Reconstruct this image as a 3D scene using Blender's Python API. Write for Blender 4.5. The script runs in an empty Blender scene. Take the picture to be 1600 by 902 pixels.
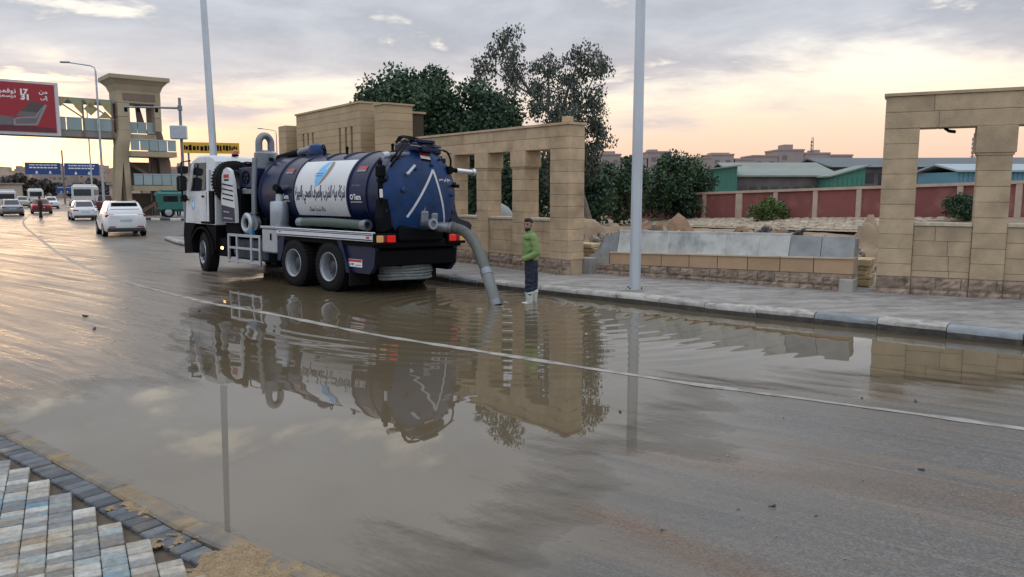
import bpy, bmesh, math, random
import numpy as np
from mathutils import Matrix, Vector, Euler
R = math.radians
random.seed(7); rng = np.random.default_rng(7)
SC = bpy.context.scene
COL = SC.collection
# ------------------------------------------------------------------ camera
cd = bpy.data.cameras.new('camera'); cam = bpy.data.objects.new('camera', cd); COL.objects.link(cam)
cd.sensor_width = 36; cd.lens = 27.0; cd.clip_end = 3000; cd.clip_start = .05
cam.location = (0, 0, 2.12); cam.rotation_euler = (R(90 - 7.172), 0, 0)
SC.camera = cam
# ------------------------------------------------------------------ world: dusk sky under a broken cloud sheet
SUN_AZ, SUN_EL = R(-32), R(3.0)          # azimuth from +Y, negative = towards -X
w = bpy.data.worlds.new('World'); SC.world = w; w.use_nodes = True
nt = w.node_tree; N = nt.nodes; L = nt.links
for n in list(N): N.remove(n)
def wn(t, **kw):
    n = N.new(t)
    for k, v in kw.items(): setattr(n, k, v)
    return n
def wm(op, a, b=None, clamp=False):
    n = wn('ShaderNodeMath', operation=op); n.use_clamp = clamp
    for i, v in enumerate((a, b)):
        if v is None: continue
        if isinstance(v, (int, float)): n.inputs[i].default_value = v
        else: L.new(v, n.inputs[i])
    return n.outputs[0]
def wmix(f, a, b, blend='MIX'):
    n = wn('ShaderNodeMix', data_type='RGBA', blend_type=blend)
    if isinstance(f, (int, float)): n.inputs[0].default_value = f
    else: L.new(f, n.inputs[0])
    for i, v in ((6, a), (7, b)):
        if isinstance(v, tuple): n.inputs[i].default_value = (*v, 1)
        else: L.new(v, n.inputs[i])
    return n.outputs[2]
def wmap(v, a, b, c=0., d=1., smooth=True):
    n = wn('ShaderNodeMapRange', interpolation_type='SMOOTHSTEP' if smooth else 'LINEAR')
    L.new(v, n.inputs[0])
    for i, q in enumerate((a, b, c, d)): n.inputs[i + 1].default_value = q
    return n.outputs[0]
tc = wn('ShaderNodeTexCoord'); sep = wn('ShaderNodeSeparateXYZ'); L.new(tc.outputs['Generated'], sep.inputs[0])
zx = wm('MAXIMUM', sep.outputs[2], 0.0)
den = wm('ADD', zx, 0.10)
px = wm('DIVIDE', sep.outputs[0], den); py = wm('DIVIDE', sep.outputs[1], den)
cmb = wn('ShaderNodeCombineXYZ'); L.new(px, cmb.inputs[0]); L.new(py, cmb.inputs[1])
def noise(vec, scale, detail, rough=.55, dist=0., off=(0, 0, 0)):
    mp = wn('ShaderNodeMapping'); mp.inputs['Location'].default_value = off; L.new(vec, mp.inputs[0])
    n = wn('ShaderNodeTexNoise'); n.inputs['Scale'].default_value = scale; n.inputs['Detail'].default_value = detail
    n.inputs['Roughness'].default_value = rough; n.inputs['Distortion'].default_value = dist
    L.new(mp.outputs[0], n.inputs['Vector']); return n.outputs['Fac']
n1 = noise(cmb.outputs[0], .42, 7, .56, .5, (3.1, 1.7, 0))
n2 = noise(cmb.outputs[0], 1.25, 6, .6, .3, (.4, 5.2, 0))
sky = wn('ShaderNodeTexSky', sky_type='NISHITA'); sky.sun_disc = False
sky.sun_elevation = SUN_EL; sky.sun_rotation = SUN_AZ; sky.dust_density = 3.0; sky.air_density = 1.2
clear = wmix(1.0, sky.outputs[0], (.10, .10, .10), 'MULTIPLY')
ramp = wn('ShaderNodeValToRGB'); cr = ramp.color_ramp
stops = [(0, (.62, .42, .33)), (.045, (.68, .48, .37)), (.085, (.73, .57, .43)), (.125, (.80, .69, .52)), (.19, (.72, .68, .60)), (.32, (.55, .59, .65)), (1, (.50, .56, .66))]
while len(cr.elements) < len(stops): cr.elements.new(.5)
for e, (p, c) in zip(cr.elements, stops): e.position = p; e.color = (*c, 1)
L.new(zx, ramp.inputs[0])
# warm towards the sunset half, cool grey-blue in the eastern half
fr = wn('ShaderNodeVectorMath', operation='DOT_PRODUCT'); L.new(tc.outputs['Generated'], fr.inputs[0]); fr.inputs[1].default_value = (-.25, .97, 0)
west = wmap(fr.outputs['Value'], -.15, .65)
rampc = wmix(west, wmix(wmap(zx, 0., .4), (.44, .46, .52), (.48, .53, .62)), ramp.outputs[0])
base = wmix(.12, rampc, clear)
# warm glow where the sun stands behind the cloud bank
sv = wn('ShaderNodeVectorMath', operation='DOT_PRODUCT'); L.new(tc.outputs['Generated'], sv.inputs[0])
sv.inputs[1].default_value = (math.sin(SUN_AZ) * math.cos(SUN_EL), math.cos(SUN_AZ) * math.cos(SUN_EL), math.sin(SUN_EL))
glow = wm('POWER', wm('MAXIMUM', sv.outputs['Value'], 0.), 220.)
gl = wmix(glow, (0., 0., 0.), (1.15, .72, .25))
base = wmix(1., base, gl, 'ADD')
# cloud sheet: closed above, ragged open edge towards the horizon
cov = wm('ADD', wm('ADD', wm('ADD', wm('MULTIPLY', n1, 1.1), wm('MULTIPLY', n2, .45)), wm('MULTIPLY', wm('MINIMUM', zx, .30), 3.3)), wm('MULTIPLY', sep.outputs[0], -.22))
cover = wmap(cov, 1.02, 1.30)
hi = wmap(zx, .07, .21)
dk = wmix(west, (.38, .39, .42), wmix(hi, (.46, .395, .385), (.262, .280, .318)))
lt = wmix(west, (.50, .53, .58), wmix(hi, (.62, .54, .49), (.42, .435, .468)))
tone = wmap(wm('ADD', wm('MULTIPLY', n2, .6), wm('MULTIPLY', n1, .5)), .40, .72)
cloud = wmix(tone, lt, dk)
# an overcast sheet grows brighter from the horizon to the zenith
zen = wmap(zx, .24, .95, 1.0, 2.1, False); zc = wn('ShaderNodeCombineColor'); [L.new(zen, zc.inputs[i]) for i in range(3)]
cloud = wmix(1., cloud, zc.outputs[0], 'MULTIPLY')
thin = wmap(n2, .56, .66)                        # bright torn holes
cover2 = wm('MULTIPLY', cover, wm('SUBTRACT', 1., wm('MULTIPLY', thin, .75)))
gapc = wmix(hi, base, (.80, .74, .64))                # lit edges seen through the torn sheet
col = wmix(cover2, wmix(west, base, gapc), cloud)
bands = noise(tc.outputs['Generated'], 3.0, 5, .55, .4, (0, 0, 0))
mpb = wn('ShaderNodeMapping'); mpb.inputs['Scale'].default_value = (1.6, 1.6, 13.); L.new(tc.outputs['Generated'], mpb.inputs[0])
nb = wn('ShaderNodeTexNoise'); nb.inputs['Scale'].default_value = 1.7; nb.inputs['Detail'].default_value = 6; L.new(mpb.outputs[0], nb.inputs['Vector'])
bd = wm('MULTIPLY', wmap(nb.outputs['Fac'], .50, .68), wmap(zx, .17, .05))
col = wmix(wm('MULTIPLY', wm('MULTIPLY', bd, .38), west), col, (.60, .47, .43))
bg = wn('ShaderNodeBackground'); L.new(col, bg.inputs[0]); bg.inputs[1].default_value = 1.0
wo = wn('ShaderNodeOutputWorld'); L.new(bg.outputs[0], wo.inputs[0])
# ------------------------------------------------------------------ sun (veiled, low)
sl = bpy.data.lights.new('sun', 'SUN'); sl.energy = .16; sl.angle = R(14); sl.color = (1., .66, .38)
so = bpy.data.objects.new('sun', sl); COL.objects.link(so)
sd = Vector((math.sin(SUN_AZ) * math.cos(SUN_EL), math.cos(SUN_AZ) * math.cos(SUN_EL), math.sin(SUN_EL)))
so.rotation_euler = (-sd).to_track_quat('-Z', 'Y').to_euler(); so.location = (0, 0, 40)
SC.view_settings.view_transform = 'Standard'; SC.view_settings.look = 'None'
SC.view_settings.exposure = 0.70; SC.view_settings.gamma = 1
SC.render.engine = 'CYCLES'
SC.cycles.max_bounces = 6; SC.cycles.use_denoising = True
# ------------------------------------------------------------------ helpers
class MB:
    def __init__(s): s.v = []; s.f = []; s.m = []; s.M = None; s.mi = 0
    def add(s, vs, fs):
        o = len(s.v)
        if s.M is not None: vs = [tuple(s.M @ Vector(p)) for p in vs]
        s.v += [tuple(p) for p in vs]; s.f += [tuple(i + o for i in f) for f in fs]; s.m += [s.mi] * len(fs)
        return s
    def box(s, c, d, ch=0., rz=0.):
        hx, hy, hz = d[0] / 2, d[1] / 2, d[2] / 2
        if ch <= 0:
            vs = [(x, y, z) for x in (-hx, hx) for y in (-hy, hy) for z in (-hz, hz)]
            fs = [(0, 1, 3, 2), (4, 6, 7, 5), (0, 4, 5, 1), (2, 3, 7, 6), (0, 2, 6, 4), (1, 5, 7, 3)]
        else:
            ch = min(ch, hx * .9, hy * .9, hz * .9); vs = []; idx = {}
            for sx in (-1, 1):
                for sy in (-1, 1):
                    for sz in (-1, 1):
                        for a in range(3):
                            p = [sx * (hx - ch), sy * (hy - ch), sz * (hz - ch)]
                            p[a] = (sx * hx, sy * hy, sz * hz)[a]
                            idx[(sx, sy, sz, a)] = len(vs); vs.append(tuple(p))
            fs = []
            for a in range(3):
                b, c2 = (a + 1) % 3, (a + 2) % 3
                for sa in (-1, 1):
                    q = []
                    for sb, sc2 in ((-1, -1), (1, -1), (1, 1), (-1, 1)):
                        k = [0, 0, 0]; k[a] = sa; k[b] = sb; k[c2] = sc2; q.append(idx[(*k, a)])
                    fs.append(tuple(q if sa > 0 else q[::-1]))
                    # edges between face a and b
                for sa in (-1, 1):
                    for sb in (-1, 1):
                        k0 = [0, 0, 0]; k0[a] = sa; k0[b] = sb; k0[c2] = -1; k1 = list(k0); k1[c2] = 1
                        q = [idx[(*k0, a)], idx[(*k0, b)], idx[(*k1, b)], idx[(*k1, a)]]
                        fs.append(tuple(q if sa * sb > 0 else q[::-1]))
            for sx in (-1, 1):
                for sy in (-1, 1):
                    for sz in (-1, 1):
                        q = [idx[(sx, sy, sz, a)] for a in range(3)]
                        fs.append(tuple(q if sx * sy * sz > 0 else q[::-1]))
        if rz:
            cs, sn = math.cos(rz), math.sin(rz); vs = [(x * cs - y * sn, x * sn + y * cs, z) for x, y, z in vs]
        return s.add([(x + c[0], y + c[1], z + c[2]) for x, y, z in vs], fs)
    def b2(s, x0, x1, y0, y1, z0, z1, ch=0.):
        return s.box(((x0 + x1) / 2, (y0 + y1) / 2, (z0 + z1) / 2), (abs(x1 - x0), abs(y1 - y0), abs(z1 - z0)), ch)
    def prism(s, poly, a, b, ax='y'):
        n = len(poly)
        def P(u, v, t): return {'y': (u, t, v), 'x': (t, u, v), 'z': (u, v, t)}[ax]
        vs = [P(u, v, a) for u, v in poly] + [P(u, v, b) for u, v in poly]
        fs = [tuple(range(n)), tuple(range(2 * n - 1, n - 1, -1))] + [(i, i + n, (i + 1) % n + n, (i + 1) % n) for i in range(n)]
        return s.add(vs, fs)
    def tube(s, pts, r, n=10, caps=True, closed=False):
        pts = [Vector(p) for p in pts]; k = len(pts)
        rs = r if isinstance(r, (list, tuple)) else [r] * k
        vs = []; prev = None
        for i, p in enumerate(pts):
            if closed: t = (pts[(i + 1) % k] - pts[i - 1]).normalized()
            else: t = (pts[min(i + 1, k - 1)] - pts[max(i - 1, 0)]).normalized()
            if prev is None: u = t.orthogonal().normalized()
            else:
                u = prev - t * prev.dot(t)
                u = u.normalized() if u.length > 1e-5 else t.orthogonal().normalized()
            prev = u; wv = t.cross(u)
            for j in range(n):
                a = 2 * math.pi * j / n; vs.append(tuple(p + (u * math.cos(a) + wv * math.sin(a)) * rs[i]))
        fs = []
        for i in range(k if closed else k - 1):
            i2 = (i + 1) % k
            for j in range(n): fs.append((i * n + j, i * n + (j + 1) % n, i2 * n + (j + 1) % n, i2 * n + j))
        if caps and not closed: fs += [tuple(range(n - 1, -1, -1)), tuple(range((k - 1) * n, k * n))]
        return s.add(vs, fs)
    def lathe(s, prof, o=(0, 0, 0), ax=(0, 0, 1), n=24, a0=0., a1=2 * math.pi, ref=None):
        ax = Vector(ax).normalized(); u = Vector(ref) if ref else ax.orthogonal().normalized(); wv = ax.cross(u); o = Vector(o)
        full = abs(a1 - a0 - 2 * math.pi) < 1e-6; m = n if full else n + 1; vs = []
        for r, h in prof:
            for j in range(m):
                a = a0 + (a1 - a0) * j / n; vs.append(tuple(o + ax * h + (u * math.cos(a) + wv * math.sin(a)) * r))
        fs = []
        for i in range(len(prof) - 1):
            for j in range(n):
                j2 = (j + 1) % m; fs.append((i * m + j, i * m + j2, (i + 1) * m + j2, (i + 1) * m + j))
        return s.add(vs, fs)
    def ball(s, c, r, n=10, m=7):
        rx, ry, rz = r if isinstance(r, (tuple, list)) else (r, r, r); vs = []; fs = []
        for i in range(m + 1):
            t = math.pi * i / m
            for j in range(n):
                a = 2 * math.pi * j / n; vs.append((c[0] + rx * math.sin(t) * math.cos(a), c[1] + ry * math.sin(t) * math.sin(a), c[2] + rz * math.cos(t)))
        for i in range(m):
            for j in range(n): fs.append((i * n + j, (i + 1) * n + j, (i + 1) * n + (j + 1) % n, i * n + (j + 1) % n))
        return s.add(vs, fs)
    def mesh(s, name, mats, smooth=35):
        me = bpy.data.meshes.new(name); me.from_pydata(s.v, [], s.f); me.validate()
        for m in (mats if isinstance(mats, (list, tuple)) else [mats]): me.materials.append(m)
        if isinstance(mats, (list, tuple)) and len(mats) > 1 and len(me.polygons) == len(s.m): me.polygons.foreach_set('material_index', s.m)
        bm = bmesh.new(); bm.from_mesh(me); bmesh.ops.remove_doubles(bm, verts=bm.verts, dist=1e-5); bmesh.ops.recalc_face_normals(bm, faces=bm.faces); bm.to_mesh(me); bm.free()
        if smooth:
            me.polygons.foreach_set('use_smooth', [True] * len(me.polygons)); me.set_sharp_from_angle(angle=R(smooth))
        return me
    def build(s, name, mats, parent=None, smooth=35, **kw):
        return ob(name, s.mesh(name, mats, smooth), parent, **kw)
def ob(name, me, parent=None, loc=None, rz=None, label=None, cat=None, group=None, kind=None):
    o = bpy.data.objects.new(name, me); COL.objects.link(o)
    if parent is not None: o.parent = parent
    if loc is not None: o.location = loc
    if rz is not None: o.rotation_euler = (0, 0, rz)
    tag(o, label, cat, group, kind); return o
def tag(o, label=None, cat=None, group=None, kind=None):
    for k, v in (('label', label), ('category', cat), ('group', group), ('kind', kind)):
        if v: o[k] = v
    return o
def thing(name, label, cat, loc=(0, 0, 0), rz=0., group=None): return ob(name, None, None, loc, rz, label, cat, group)
def copy_tree(o, parent=None):
    c = o.copy(); COL.objects.link(c); c.parent = parent
    for ch in list(o.children): copy_tree(ch, c)
    return c
def npnoise(x, y, s, seed=0):
    """smooth value noise on arrays"""
    g = np.random.default_rng(seed).random((256, 256)); x = np.asarray(x) / s; y = np.asarray(y) / s
    xi = np.floor(x).astype(int); yi = np.floor(y).astype(int); fx = x - xi; fy = y - yi
    fx = fx * fx * (3 - 2 * fx); fy = fy * fy * (3 - 2 * fy); q = lambda a, b: g[a % 256, b % 256]
    return (q(xi, yi) * (1 - fx) + q(xi + 1, yi) * fx) * (1 - fy) + (q(xi, yi + 1) * (1 - fx) + q(xi + 1, yi + 1) * fx) * fy
# ------------------------------------------------------------------ materials
MATS = {}
def mat(name, col, rough=.6, metal=0., var=.18, scale=2.5, bump=0., bscale=30., rand=0., spec=.5, coat=0., col2=None, c2s=1.2, c2t=(.52, .66), trans=0., emit=None, estr=1., streak=None):
    if name in MATS: return MATS[name]
    m = bpy.data.materials.new(name); m.use_nodes = True; t = m.node_tree; n = t.nodes; l = t.links
    p = n['Principled BSDF']; p.inputs['Roughness'].default_value = rough; p.inputs['Metallic'].default_value = metal
    p.inputs['Specular IOR Level'].default_value = spec; p.inputs['Coat Weight'].default_value = coat; p.inputs['Coat Roughness'].default_value = .08
    if trans: p.inputs['Transmission Weight'].default_value = trans
    if emit: p.inputs['Emission Color'].default_value = (*emit, 1); p.inputs['Emission Strength'].default_value = estr
    g = n.new('ShaderNodeNewGeometry'); vec = g.outputs['Position']
    if streak:
        mp = n.new('ShaderNodeMapping'); mp.inputs['Scale'].default_value = streak; l.new(vec, mp.inputs[0]); vec = mp.outputs[0]
    def nz(sc, det=5, rg=.6, v=None):
        q = n.new('ShaderNodeTexNoise'); q.inputs['Scale'].default_value = sc; q.inputs['Detail'].default_value = det; q.inputs['Roughness'].default_value = rg
        l.new(v or vec, q.inputs['Vector']); return q.outputs['Fac']
    def mix(f, a, b, bl='MIX'):
        q = n.new('ShaderNodeMix'); q.data_type = 'RGBA'; q.blend_type = bl
        if isinstance(f, float): q.inputs[0].default_value = f
        else: l.new(f, q.inputs[0])
        for i, v in ((6, a), (7, b)):
            if isinstance(v, tuple): q.inputs[i].default_value = (*v, 1)
            else: l.new(v, q.inputs[i])
        return q.outputs[2]
    def mr(f, a, b, c, d):
        q = n.new('ShaderNodeMapRange'); l.new(f, q.inputs[0])
        for i, v in enumerate((a, b, c, d)): q.inputs[i + 1].default_value = v
        return q.outputs[0]
    cur = col
    if col2 is not None: cur = mix(mr(nz(c2s, 6), c2t[0], c2t[1], 0, 1), col, col2)
    if var:
        a = nz(scale); v = mr(a, .25, .75, 1 - var, 1 + var)
        cb = n.new('ShaderNodeCombineColor'); [l.new(v, cb.inputs[i]) for i in range(3)]
        cur = mix(1., cur, cb.outputs[0], 'MULTIPLY')
        l.new(mr(a, .3, .7, max(.02, rough - .08), min(1, rough + .08)), p.inputs['Roughness'])
    if rand:
        oi = n.new('ShaderNodeObjectInfo'); v = mr(oi.outputs['Random'], 0, 1, 1 - rand, 1 + rand)
        cb = n.new('ShaderNodeCombineColor'); [l.new(v, cb.inputs[i]) for i in range(3)]
        cur = mix(1., cur, cb.outputs[0], 'MULTIPLY')
    if isinstance(cur, tuple): p.inputs['Base Color'].default_value = (*cur, 1)
    else: l.new(cur, p.inputs['Base Color'])
    if bump:
        b = n.new('ShaderNodeBump'); b.inputs['Strength'].default_value = bump; b.inputs['Distance'].default_value = .02
        l.new(nz(bscale, 4, .65), b.inputs['Height']); l.new(b.outputs[0], p.inputs['Normal'])
    MATS[name] = m; return m
STONE = mat('tan_stone', (.45, .335, .215), .88, var=.26, scale=2.6, bump=.6, bscale=34, rand=.10, col2=(.37, .265, .165), c2s=1.6)
STONE2 = mat('tan_stone_smooth', (.42, .325, .215), .88, var=.24, scale=2.4, bump=.55, bscale=34, rand=.08, col2=(.34, .265, .175), c2s=1.5)
ROUGH = mat('weathered_rough_stone', (.28, .215, .165), .95, var=.45, scale=7, bump=.9, bscale=22, rand=.16, col2=(.15, .115, .095), c2s=5)
CONC = mat('concrete', (.31, .30, .28), .9, var=.25, scale=2.2, bump=.4, bscale=35, rand=.1, col2=(.22, .21, .20), c2s=1.5)
MARBLE = mat('grey_marble', (.44, .45, .43), .6, var=.25, scale=3.4, bump=.15, bscale=30, rand=.10, col2=(.30, .32, .32), c2s=2.6)
DIRT = mat('sandy_dirt', (.27, .20, .13), .97, var=.35, scale=.9, bump=.9, bscale=9, col2=(.19, .14, .10), c2s=.5)
BLACK = mat('black_rubber', (.010, .010, .011), .8, spec=.18, var=.25, scale=8, bump=.15, bscale=60)
DARK = mat('dark_chassis', (.005, .0055, .007), .65, spec=.08, var=.3, scale=5)
NAVY = mat('navy_paint', (.004, .011, .048), .30, var=.35, scale=2.2, spec=.30, bump=.04, bscale=5, col2=(.012, .017, .042), c2s=2.8, c2t=(.45, .75))
NAVYD = mat('dark_navy_paint', (.004, .009, .040), .38, var=.15, scale=3, spec=.4)
BLUE = mat('blue_paint', (.006, .037, .130), .38, var=.4, scale=2.6, spec=.28, bump=.05, bscale=6, col2=(.022, .040, .085), c2s=2.4, c2t=(.45, .72))
WHITE = mat('white_paint', (.56, .60, .64), .35, var=.14, scale=3.5, coat=.1, col2=(.44, .45, .45), c2s=2.2, c2t=(.48, .72))
WHITED = mat('white_panel', (.58, .60, .62), .4, var=.08, scale=2.5)
GREYM = mat('grey_metal', (.19, .21, .235), .42, .55, var=.2, scale=5)
SILVER = mat('silver_paint', (.40, .44, .49), .33, .5, var=.12, scale=4)
CHROME = mat('bright_metal', (.62, .64, .66), .22, .9, var=.1)
GLASS = mat('dark_glass', (.012, .016, .022), .06, var=0, spec=.6)
GALV = mat('galvanised_steel', (.50, .55, .60), .42, .35, var=.14, scale=1.2, streak=(3, 3, .5))
HOSE = mat('grey_hose', (.085, .092, .085), .62, var=.25, scale=6, bump=.2)
REDP = mat('red_print', (.45, .03, .035), .5, var=.05)
RED = mat('tail_red', (.5, .01, .01), .2, var=0, emit=(1, .03, .02), estr=.14)
AMBER = mat('tail_amber', (.55, .30, .12), .2, var=0, emit=(1, .55, .22), estr=.06)
REDL = mat('red_lens', (.22, .012, .012), .2, var=0)
INK = mat('ink_navy', (.012, .014, .06), .5, var=0)
WINK = mat('white_ink', (.75, .76, .78), .5, var=0)
LBLUE = mat('light_blue_print', (.14, .42, .72), .5, var=.05)
BROWNP = mat('brown_print', (.25, .17, .10), .5, var=.1)
WOOD = mat('bark', (.16, .125, .10), .95, var=.4, scale=6, bump=.6, bscale=18)
ASPH0 = mat('plain_ground', (.14, .12, .10), .95, var=.35, scale=.15, bump=.4, bscale=4, col2=(.20, .16, .12), c2s=.06)
# ------------------------------------------------------------------ ground, road, puddle
def polyline(pts, step=.5):
    """Catmull-Rom through 2d points"""
    P = [np.array(p, float) for p in pts]; P = [2 * P[0] - P[1]] + P + [2 * P[-1] - P[-2]]; out = []
    for i in range(1, len(P) - 2):
        n = max(2, int(np.linalg.norm(P[i + 1] - P[i]) / step))
        for k in range(n):
            t = k / n; a, b, c, d = P[i - 1:i + 3]
            out.append(.5 * (2 * b + (c - a) * t + (2 * a - 5 * b + 4 * c - d) * t * t + (3 * b - a - 3 * c + d) * t ** 3))
    out.append(P[-2]); return np.array(out)
def resample(q, step):
    d = np.r_[0, np.cumsum(np.linalg.norm(np.diff(q, axis=0), axis=1))]; n = max(2, int(round(d[-1] / step)))
    t = np.linspace(0, d[-1], n + 1); return np.c_[np.interp(t, d, q[:, 0]), np.interp(t, d, q[:, 1])]
def offset(q, w):
    t = np.gradient(q, axis=0); t /= np.linalg.norm(t, axis=1)[:, None]; return q + np.c_[-t[:, 1], t[:, 0]] * w
KERB = polyline([(16, 3.4), (11.6, 6.9), (9.0, 9.0), (7.09, 10.52), (5.1, 12.15), (3.8, 13.12), (2.64, 14.22), (.92, 15.72), (-.28, 16.8), (-1.68, 18.19), (-4.4, 21.2), (-7.6, 24.6), (-10.5, 27.6), (-12.95, 30.1), (-15.2, 33.6)], .3)
def sdpoly(x, y, poly):
    """signed distance, negative inside"""
    p = np.asarray(poly, float); d = np.full(x.shape, 1e9); ins = np.zeros(x.shape, bool); n = len(p)
    for i in range(n):
        a = p[i]; b = p[(i + 1) % n]; e = b - a; wx = x - a[0]; wy = y - a[1]
        t = np.clip((wx * e[0] + wy * e[1]) / (e @ e), 0, 1); d = np.minimum(d, np.hypot(wx - e[0] * t, wy - e[1] * t))
        c = ((a[1] <= y) & (b[1] > y)) | ((b[1] <= y) & (a[1] > y)); xi = a[0] + (y - a[1]) / np.where(abs(e[1]) < 1e-9, 1e-9, e[1]) * e[0]
        ins ^= c & (x < xi)
    return np.where(ins, -d, d)
PUD = [(-6.2, 6.6), (-5.1, 7.9), (-4.4, 8.7), (-4.55, 9.8), (-5.6, 12.3), (-6.2, 15.0), (-7.2, 17.6), (-6.6, 19.8), (-4.6, 21.6), (-1.2, 18.5), (1.2, 16.0), (4.0, 13.6), (7.4, 10.9), (9.5, 9.1), (7.6, 8.7), (5.2, 8.35), (3.4, 8.25), (2.3, 8.0), (1.7, 7.2), (1.35, 6.3), (1.0, 5.6), (.55, 5.0), (.25, 4.5), (.0, 3.9), (-.3, 3.3), (-1.4, 3.2), (-2.9, 4.2), (-4.6, 5.5)]
TD = np.array([-.80, .60])            # running direction of the near lanes
def road_h(x, y):
    u = x * TD[0] + y * TD[1]; v = -x * TD[1] + y * TD[0]
    sd = sdpoly(x, y, PUD) + (npnoise(u / 3 + 50, v + 50, .7, 2) - .5) * .9 + (npnoise(u / 5 + 50, v + 50, .16, 3) - .5) * .6 + (npnoise(u / 4 + 9, v + 9, .06, 4) - .5) * .32
    h = np.where(sd < 0, np.maximum(sd * .034, -.07), np.minimum(sd * .020, .030))
    far = np.clip((np.hypot(x, y) - 22) / 12, 0, 1)
    return h * (1 - far) + .02 * far
def axis_pts(segs):
    out = [segs[0][0]]
    for a, b, st in segs: out += list(np.linspace(a, b, int(math.ceil((b - a) / st)) + 1)[1:])
    return np.array(out)
def grid(xs, ys, fz):
    X, Y = np.meshgrid(xs, ys); Z = fz(X, Y); nx = len(xs); ny = len(ys)
    v = np.c_[X.ravel(), Y.ravel(), Z.ravel()]; i = (np.arange(ny - 1)[:, None] * nx + np.arange(nx - 1)[None]).ravel()
    return v, np.c_[i, i + 1, i + 1 + nx, i + nx]
def fast_mesh(name, v, f, mats, smooth=True):
    me = bpy.data.meshes.new(name); k = f.shape[1]
    me.vertices.add(len(v)); me.vertices.foreach_set('co', np.asarray(v, np.float32).ravel())
    me.loops.add(f.size); me.loops.foreach_set('vertex_index', f.astype(np.int32).ravel())
    me.polygons.add(len(f)); me.polygons.foreach_set('loop_start', np.arange(0, f.size, k, dtype=np.int32))
    me.polygons.foreach_set('use_smooth', np.full(len(f), smooth)); me.update(calc_edges=True); me.validate()
    for m in (mats if isinstance(mats, list) else [mats]): me.materials.append(m)
    return me
def road_material():
    m = bpy.data.materials.new('wet_asphalt'); m.use_nodes = True; t = m.node_tree; n = t.nodes; l = t.links; p = n['Principled BSDF']
    g = n.new('ShaderNodeNewGeometry'); at = n.new('ShaderNodeAttribute'); at.attribute_name = 'wet'; am = n.new('ShaderNodeAttribute'); am.attribute_name = 'film'
    def mp(sc, rz=0.):
        q = n.new('ShaderNodeMapping'); q.vector_type = 'POINT'; q.inputs['Rotation'].default_value = (0, 0, rz); q.inputs['Scale'].default_value = sc; return q
    rot = mp((1, 1, 1), R(-143.1)); l.new(g.outputs['Position'], rot.inputs[0])       # x axis along the lanes
    st = mp((.22, 3.2, 1)); l.new(rot.outputs[0], st.inputs[0])
    def nz(v, s, d=5, r=.6):
        q = n.new('ShaderNodeTexNoise'); q.inputs['Scale'].default_value = s; q.inputs['Detail'].default_value = d; q.inputs['Roughness'].default_value = r; l.new(v, q.inputs['Vector']); return q.outputs['Fac']
    def mr(f, a, b, c, d):
        q = n.new('ShaderNodeMapRange'); l.new(f, q.inputs[0])
        for i, v in enumerate((a, b, c, d)): q.inputs[i + 1].default_value = v
        return q.outputs[0]
    def mix(f, a, b, bl='MIX'):
        q = n.new('ShaderNodeMix'); q.data_type = 'RGBA'; q.blend_type = bl
        if isinstance(f, float): q.inputs[0].default_value = f
        else: l.new(f, q.inputs[0])
        for i, v in ((6, a), (7, b)):
            if isinstance(v, tuple): q.inputs[i].default_value = (*v, 1)
            else: l.new(v, q.inputs[i])
        return q.outputs[2]
    def ma(op, a, b):
        q = n.new('ShaderNodeMath'); q.operation = op
        for i, v in enumerate((a, b)):
            if isinstance(v, (int, float)): q.inputs[i].default_value = v
            else: l.new(v, q.inputs[i])
        return q.outputs[0]
    st3 = mp((.10, 11., 1)); l.new(rot.outputs[0], st3.inputs[0]); fst = nz(st3.outputs[0], 1.3, 5, .65)
    streak = nz(st.outputs[0], 1.1, 7, .62); fine = nz(g.outputs['Position'], 55, 3, .7); big = nz(g.outputs['Position'], .35, 4)
    big2 = nz(st.outputs[0], .33, 4)
    mid = nz(g.outputs['Position'], 14, 4, .7)
    asp = mix(mr(fine, .36, .66, 0, 1), (.045, .046, .047), (.178, .175, .168)); asp = mix(mr(mid, .42, .62, 0, .45), asp, (.070, .069, .067))
    sandf = ma('MULTIPLY', mr(streak, .50, .66, 0, 1), mr(big2, .44, .56, 0, .95))
    tn = n.new('ShaderNodeCombineColor'); tv = ma('MULTIPLY', mr(fst, .33, .67, .72, 1.24), mr(streak, .3, .7, .86, 1.12)); [l.new(tv, tn.inputs[i]) for i in range(3)]
    asp = mix(1., asp, tn.outputs[0], 'MULTIPLY')
    asp = mix(sandf, asp, mix(mr(fst, .4, .6, 0, 1), (.105, .066, .042), (.205, .145, .095)))
    wetcol = mix(mr(streak, .35, .65, 0, 1), (.080, .072, .060), (.15, .13, .102))
    wet = at.outputs['Fac']; fl = am.outputs['Fac']
    wetcol = mix(fl, wetcol, mix(mr(streak, .36, .62, 0, 1), (.085, .072, .058), (.185, .160, .132)))
    mu = n.new('ShaderNodeAttribute'); mu.attribute_name = 'mud'; mf = ma('MULTIPLY', mu.outputs['Fac'], mr(fst, .36, .56, .25, 1.))
    l.new(mix(mf, mix(wet, asp, wetcol), mix(mr(fine, .35, .65, 0, 1), (.062, .036, .022), (.165, .105, .064))), p.inputs['Base Color'])
    wr = ma('ADD', ma('ADD', ma('MULTIPLY', wet, -.36), ma('MULTIPLY', fl, .20)), ma('ADD', .46, ma('ADD', ma('MULTIPLY', ma('SUBTRACT', streak, .5), .45), ma('MULTIPLY', ma('SUBTRACT', fst, .5), .30))))
    l.new(ma('MAXIMUM', ma('ADD', wr, ma('MULTIPLY', sandf, .25)), .10), p.inputs['Roughness'])
    p.inputs['IOR'].default_value = 1.42
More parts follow.
